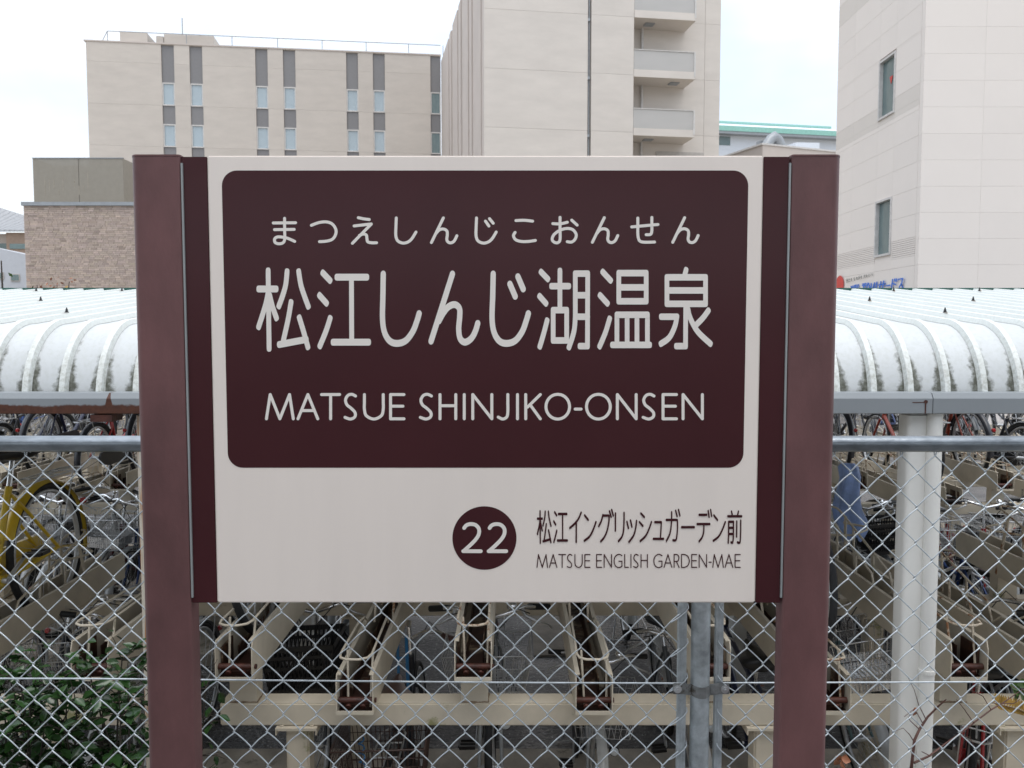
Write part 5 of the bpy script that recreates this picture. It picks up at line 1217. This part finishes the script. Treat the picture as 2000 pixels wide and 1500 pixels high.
# across the aisle, upper trays (front away from the camera)
up = [(-4.9,'dark','grey',0),(-4.43,'navy','dark',1),(-3.95,'red','dark',0),(-3.47,'wine','dark',1),(-3.0,'dark','dark',0),(2.58,'dark',None,0),(3.06,'dark','dark',1),(3.9,'orange',None,0),(4.35,'orange','dark',1),(4.8,'dark','grey',0)]
lab = {-4.9:'dark bicycle at the far left edge above the yellow one',-4.43:'navy bicycle on the far upper tray with a round red reflector, left edge',-3.95:'red bicycle on the far upper tray behind the yellow one',-3.47:'wine red bicycle on the far upper tray left of the rust streaked column',-3.0:'dark bicycle on the far upper tray just left of the left sign post',-2.0:'silver bicycle on the far upper tray hidden behind the board',
 2.1:'grey bicycle on the far upper tray hidden behind the right sign post',2.58:'black bicycle on the far upper tray just right of the sign post',3.06:'black bicycle on the far upper tray just left of the white column',3.9:'orange bicycle on the far upper tray right of the white column',4.35:'orange red bicycle on the far upper tray near the right edge',4.8:'dark bicycle on the far upper tray at the right edge',5.2:'red bicycle on the far upper tray beyond the right edge'}
for x, p, fd, hi in up:
    bicycle(lab[x], (x, 8.22, zh if hi else zl), AWAY, p, fd, 'wire' if rnd.random() < .5 else None, group=G2, stand=False, lean=R(rnd.uniform(-5, 5)), sport=rnd.random() < .4)
lo = [(-4.7,'silver','white'),(-4.1,'dark','silver'),(-3.62,'white','white'),(-3.1,'blue','silver'),(-2.55,'silver','silver'),(-1.38,'dark','silver'),(.93,'silver','white'),(1.7,'dark','grey'),(2.3,'silver','silver'),(2.9,'grey','silver'),(3.35,'dark','silver'),(3.78,'blue','blue'),(4.35,'silver','white'),(4.9,'dark','grey')]
names = ['silver bicycle at the left edge across the aisle','dark bicycle second from the left across the aisle','white bicycle with white fenders across the aisle at left','blue bicycle with silver fenders across the aisle at left','silver bicycle across the aisle beside the rust streaked column','dark bicycle with visible spokes across the aisle left of the second tray',
 'bicycle standing alone on the wet asphalt across the aisle, silver wheel seen end on','dark bicycle across the aisle left of the right sign post','silver bicycle across the aisle right of the sign post','grey bicycle across the aisle left of the white column','dark bicycle across the aisle behind the white column','blue bicycle with blue fender and red reflector right of the white column','silver bicycle with white fenders near the right edge across the aisle','dark bicycle at the right edge across the aisle']
for (x, p, fd), nm in zip(lo, names):
    zz = .09 if x < at(425, 1240, YL).x else .0
    bicycle(nm, (x, 7.05+rnd.uniform(-.15, .15), zz), AWAY if rnd.random() < .7 or abs(x-3.78) < .01 else TO, p, fd, 'wire' if rnd.random() < .6 else None, group=G3, lean=R(rnd.uniform(-4, 4)))
xs2 = [-4.4,-3.86,-3.36,-2.82,-2.24,-1.65, 2.0,2.6,3.14,3.56,4.06,4.62,5.14]; ps2 = ['dark','silver','wine','grey','white','navy','silver','white','navy','dark','red','grey','silver']; ft = []
for i_, (x, p) in enumerate(zip(xs2, ps2)):
    near_ = min(zip(lo, names), key=lambda q: abs(q[0][0]-x)); side_ = 'left' if near_[0][0] > x else 'right'
    nm = '%s bicycle with basket facing the fence, %s of the %s' % (dict(dark='black', navy='navy', wine='wine red').get(p, p), side_, ' '.join(near_[1].split()[:4]).replace(' across', '').replace(' with', ''))
    bicycle(nm, (x, 7.25+rnd.uniform(-.2, .2), .09 if x < at(425, 1240, YL).x else 0), TO, p, rnd.choice(('silver', 'white', 'grey')), rnd.choice(('wire', 'wire', 'plastic', 'mesh')), group=G3, lean=R(rnd.uniform(-6, 6)))
rack('third row of beige cycle racks far behind, left side', 9.2, [(-7.5+.5*i, i % 2) for i in range(10)], (-7, -3.2), -7.7, -2.8)
rack('third row of beige cycle racks far behind, right side', 9.2, [(3.0+.5*i, i % 2) for i in range(11)], (3.4, 7.4), 2.8, 8.3)
cn_ = ['black','navy','silver','wine','grey','dark','red','white','teal','blue']
for i_ in range(21):
    lft = i_ < 10; x = -7.5+.5*i_ if lft else 3.0+.5*(i_-10); p = cn_[(i_*3) % 10] if i_ % 2 else 'dark'; p = 'dark' if p == 'black' else p
    pos_ = (i_ if lft else 20-i_)
    nm = '%s bicycle on the third row of upper trays, %s from the %s end' % (dict(dark='black').get(p, p), ['first','second','third','fourth','fifth','sixth','seventh','eighth','ninth','tenth','eleventh'][pos_], 'left' if lft else 'right')
    bicycle(nm, (x, 9.85+rnd.uniform(-.1, .1), (zh if i_ % 2 else zl)), AWAY if i_ % 3 else TO, p, None if i_ % 2 else 'dark', None, group=G2, stand=False, lean=R(rnd.uniform(-6, 6)), sport=i_ % 3 == 0)
# blue sheet hanging over a handlebar
bg_ = MB(); n = 26; lv_ = [(0.0,.045,.02),(.03,.07,.045),(.12,.075,.055),(.25,.085,.06),(.38,.10,.055),(.47,.11,.045),(.55,.10,.03),(.62,.075,.02)]
base = at(1662, 905, 5.1); Hh = base.z-at(1662, 1052, 5.1).z; vs = []
for (f, w_, d_) in lv_:
    for k in range(n):
        a = 2*math.pi*k/n; fo = 1+.16*math.sin(5*a+f*3)+.09*math.sin(9*a-f*8)
        vs.append((base.x-.02+.8*w_*fo*math.cos(a)+.05*f+.015*math.sin(f*14), 5.1+d_*fo*math.sin(a), base.z-Hh*f/.62+(.02*math.sin(3*a) if f > .5 else 0)))
m_ = len(lv_); bg_.add(vs, [(i*n+k, i*n+(k+1) % n, (i+1)*n+(k+1) % n, (i+1)*n+k) for i in range(m_-1) for k in range(n)], 0, True); bg_.add(vs[:n], [tuple(range(n))[::-1]])
tag(bg_.build('blue_cover', M['bag']), 'crumpled blue plastic cover hanging among the bicycles right of the sign post', 'plastic cover')
# ================================================================== PLANTS
def leaf_mesh(name, m, L_=.05, W_=.021):
    b = MB(); P = [(0,0,0),(.25*L_,W_*.75,.003),(.55*L_,W_,.004),(.85*L_,W_*.45,.0),(L_,0,-.004),(.85*L_,-W_*.45,0),(.55*L_,-W_,.004),(.25*L_,-W_*.75,.003),(.3*L_,0,-.002),(.6*L_,0,-.003)]
    b.add(P, [(0,8,1),(8,9,2,1),(9,4,3,2),(0,7,8),(8,7,6,9),(9,6,5,4)], 0, True); return b.mesh(name, m)
LM = [leaf_mesh('leaf', M['leaf'], .056, .0145), leaf_mesh('leaf', M['leaf'], .042, .012), leaf_mesh('leaf', M['leaf_light'], .048, .013)]
def shrub(label, base, tips, nleaf, seed, group=None, big=(.65,1.15)):
    r = random.Random(seed); t = thing('leafy_shrub', label, 'shrub', base, 0, group); bl = Vector(base); st = MB(); spots_ = []
    for tip in tips:
        tip = Vector(tip); s0 = bl+Vector((r.uniform(-.1,.1), r.uniform(-.05,.05), 0)); mid = (s0+tip)/2+Vector((r.uniform(-.1,.1), r.uniform(-.05,.08), .05)); pts = []
        for i in range(9):
            u = i/8; pts.append(s0*(1-u)**2+mid*2*u*(1-u)+tip*u*u)
        st.tube(pts, [.006*(1-.8*i/8)+.001 for i in range(9)], 6)
        for i in range(3, 9):
            for s in range(5):
                dvec = Vector((r.uniform(-1,1), r.uniform(-.7,.7), r.uniform(-.2,.8))).normalized()*r.uniform(.04,.13)
                st.tube([pts[i], pts[i]+dvec*.6+Vector((0,0,.01)), pts[i]+dvec], [.0022,.0016,.001], 4); 
                for q_ in range(4): spots_.append(pts[i]+dvec*(.4+.2*q_)+Vector((r.uniform(-.012,.012),)*3))
    st.v = [tuple(Vector(v)-bl) for v in st.v]; st.build('stem', M['bark'], t)
    r.shuffle(spots_); extra = MB()
    for i, p in enumerate(spots_[:nleaf]):
        rot = Euler((r.uniform(-.9,.9), r.uniform(-.5,.6), r.uniform(0,6.28))); sc = r.uniform(*big); src = LM[0] if r.random() < .55 else LM[1] if r.random() < .8 else LM[2]
        if i < 230:
            o = ob('leaf', src, t, p-bl, rot); o.scale = (sc,)*3
        else:
            mt = Matrix.LocRotScale(p-bl, rot, Vector((sc,)*3)); extra.add([mt @ v.co for v in LM[0].vertices], [tuple(f.vertices) for f in LM[0].polygons], 0, True)
    if extra.v: o = extra.build('leaf', M['leaf'], t); o['kind'] = 'stuff'
    return t
P3 = lambda px, py, Y: tuple(at(px, py, Y))
shrub('glossy dark green shrub filling the lower left corner behind the fence', (at(60, 1500, 2.7).x, 2.75, .0), [P3(20,1330,2.8),P3(70,1290,2.75),P3(130,1340,2.7),P3(-30,1340,2.7),P3(40,1330,2.65),P3(110,1340,2.7),P3(90,1400,2.62),P3(10,1400,2.65),P3(150,1380,2.62),P3(60,1370,2.6),P3(130,1430,2.6)], 1350, 5)
shrub('taller sprig of glossy leaves beside the left sign post', (at(230, 1500, 2.65).x, 2.7, .0), [P3(238,1290,2.7),P3(200,1370,2.75),P3(250,1330,2.65),P3(170,1300,2.7),P3(180,1370,2.65),P3(235,1400,2.6),P3(200,1400,2.62)], 1100, 8)
shrub('few green leaves low beside the inner edge of the left sign post', (at(405, 1560, 3.1).x, 3.1, .0), [P3(402,1345,3.1),P3(398,1420,3.05)], 40, 9)
tw = thing('bare_shrub', 'bare reddish twigs with a few autumn leaves in front of the white column', 'shrub', P3(1782, 1700, 2.6)); tl = Vector(tw.location)
z7 = lambda x, y, Y=2.6: Vector(at(1600+x/5, 1200+y/5, Y))-tl
b = MB(); b.tube([z7(850,2000), z7(900,1500), z7(930,1230,2.58), z7(980,1120), z7(1060,1000,2.62), z7(1160,900,2.6), z7(1240,830,2.57)], [.006,.0052,.0045,.004,.0035,.003,.0015], 7)
b.tube([z7(925,1450), z7(1080,1380,2.62), z7(1250,1250,2.65), z7(1400,1150,2.66), z7(1520,1050,2.66), z7(1680,930,2.68), z7(1800,860,2.7), z7(1990,730,2.72)], [.004,.0034,.003,.0028,.0026,.0024,.002,.0012], 6)
for q in ([(930,1250),(880,1170),(820,1110),(740,1140)],[(975,1120),(890,1040),(870,1000)],[(1040,1020),(970,880),(930,740),(860,600)],[(1010,1060),(930,920),(830,1000)],[(1510,1060),(1420,930),(1340,830)],[(1680,935),(1600,800),(1480,740)],[(1780,870),(1900,870),(1960,830)],[(1080,1380),(1000,1340)],[(1250,1250),(1370,1180),(1470,1200),(1560,1380)]):
    b.tube([z7(*p) for p in q], [.0018-.0004*i for i in range(len(q))], 5)
b.build('twig', M['twig'], tw)
def putleaf(par, m, x, y, L_, W_, rot, Y=2.6):
    o = ob('leaf', leaf_mesh('leaf', m, L_, W_), par, z7(x, y, Y), rot); return o
for (x, y) in ((970,930),(985,1085),(960,960)): putleaf(tw, M['leaf_rust'], x, y, .018, .007, (1.3, rnd.random(), rnd.random()*3))
for i in range(7): putleaf(tw, M['leaf_rust'], 200+rnd.random()*60, 1380+rnd.random()*120, .03, .013, (rnd.uniform(.8,1.6), rnd.random(), rnd.random()*6))
t2 = thing('fern_frond', 'drooping ochre frond lying in front of the rack beam at right', 'plant', tuple(z7(1990, 1000, 2.9)+tl)); t2l = Vector(t2.location)
b = MB(); pth = [at(1600+x/5, 1200+y/5, 2.9) for x, y in ((2050,980),(1950,930),(1800,890),(1680,860))]
b.tube([p-t2l for p in pth], .0016, 5); b.build('stem', M['twig'], t2)
for i in range(34):
    u = i/34*2.9; k_ = int(u); p = pth[k_].lerp(pth[k_+1], u-k_); s = 1 if i % 2 else -1
    o = ob('leaflet', leaf_mesh('leaflet', M['leaf_ochre'], .038, .006) if i == 0 else bpy.data.meshes['leaflet'], t2, p-t2l, (R(80), R(-s*60-20), R(8*s)))
t3 = thing('green_leaf_spray', 'yellow green leaf spray above the rack beam at the right edge', 'plant', tuple(at(1990, 1345, 3.0))); t3l = Vector(t3.location)
for i, (x, y, a) in enumerate(((1880,720,30),(1930,690,-10),(1960,740,60),(1860,690,10),(2000,700,-30),(1920,740,90))):
    o = ob('leaf', leaf_mesh('leaf', M['leaf_light'], .05, .018), t3, at(1600+x/5, 1200+y/5, 3.0)-t3l, (R(70), R(a), R(10)))
b = MB(); b.tube([at(2030,1370,3.0)-t3l, at(1975,1340,3.0)-t3l], .0016, 5); b.build('stem', M['twig'], t3)
# plants beyond the shed
def bush_far(name, label, base, h, wd, n, m, seed, ls=.12):
    r = random.Random(seed); t = thing(name, label, 'shrub' if h < 4 else 'tree', base); s = MB(); lf = MB()
    for k in range(7):
        tip = Vector((r.uniform(-wd,wd), r.uniform(-.4,.4), h*r.uniform(.75,1))); s.tube([(0,0,0), tip*.5+Vector((0,0,.2)), tip], [.05,.03,.01], 5)
        for i in range(n//7):
            p = tip*r.uniform(.55,1.02)+Vector((r.gauss(0,.16), r.gauss(0,.16), r.gauss(0,.16))); e = Euler((r.uniform(-1.5,1.5), r.uniform(-1,1), r.uniform(0,6))).to_matrix()
            lf.add([p+e @ Vector(q_)*ls for q_ in ((0,0,0),(.5,.25,0),(1,0,0),(.5,-.25,0))], [(0,1,2,3)])
    s.build('trunk', M['bark'], t); o = lf.build('foliage', m, t); o['kind'] = 'stuff'; return t
pz = at(10, 500, 14)
bush_far('young_tree', 'thin young tree with light green leaves at the left edge before the white annex', (at(4, 520, 14).x, 14, 0), at(0, 505, 14).z, .25, 110, M['leaf_light'], 4, .10)
bush_far('autumn_shrub', 'reddish autumn shrub tops against the brick wall at left', (at(95, 550, 24).x, 24, 0), at(95, 547, 24).z, .75, 320, M['leaf_rust'], 6, .12)
bush_far('slender_shrub', 'slender shrub tip showing against the brick wall near the left sign post', (at(153, 550, 24).x, 24, 0), at(153, 541, 24).z, .22, 90, M['leaf_ochre'], 7, .12)
# a few fallen leaves on the asphalt
for i in range(26):
    x = rnd.uniform(-2.2, 2.6); y = rnd.uniform(5.0, 7.2)
    o = ob('fallen_leaf', leaf_mesh('fallen_leaf', M['leaf_rust'], .04, .013) if i == 0 else bpy.data.meshes['fallen_leaf'], None, (x, y, .016), (rnd.uniform(-.2,.2), rnd.uniform(-.2,.2), rnd.random()*6))
    tag(o, 'small brown fallen leaf lying on the asphalt or kerb behind the racks', 'leaf', 'fallen leaves on the ground')
# ================================================================== ADDED CANOPY BEHIND THE CAMERA (unseen, assumed, put in to shade the sign)
cn = thing('added_canopy', 'unseen grey canopy added above and behind the viewpoint to shade the sign', 'canopy', (0, -3, PLAT))
b = MB(); b.box((-15, -3.4, 4.0), (15, -.55, 4.12)); part(b, 'roof', M['canopy'], cn)
for x in (-9, -3.2, 3.2, 9):
    b = MB(); b.box((x-.1, -3.1, PLAT), (x+.1, -2.9, 4.0)); part(b, 'column', M['canopy'], cn)
b = MB(); b.box((-15, -6.9, PLAT), (15, -6.6, 3.1)); part(b, 'reflected_wall', M['canopy'], cn)  # unseen added wall, its height chosen for what the sign face reflects
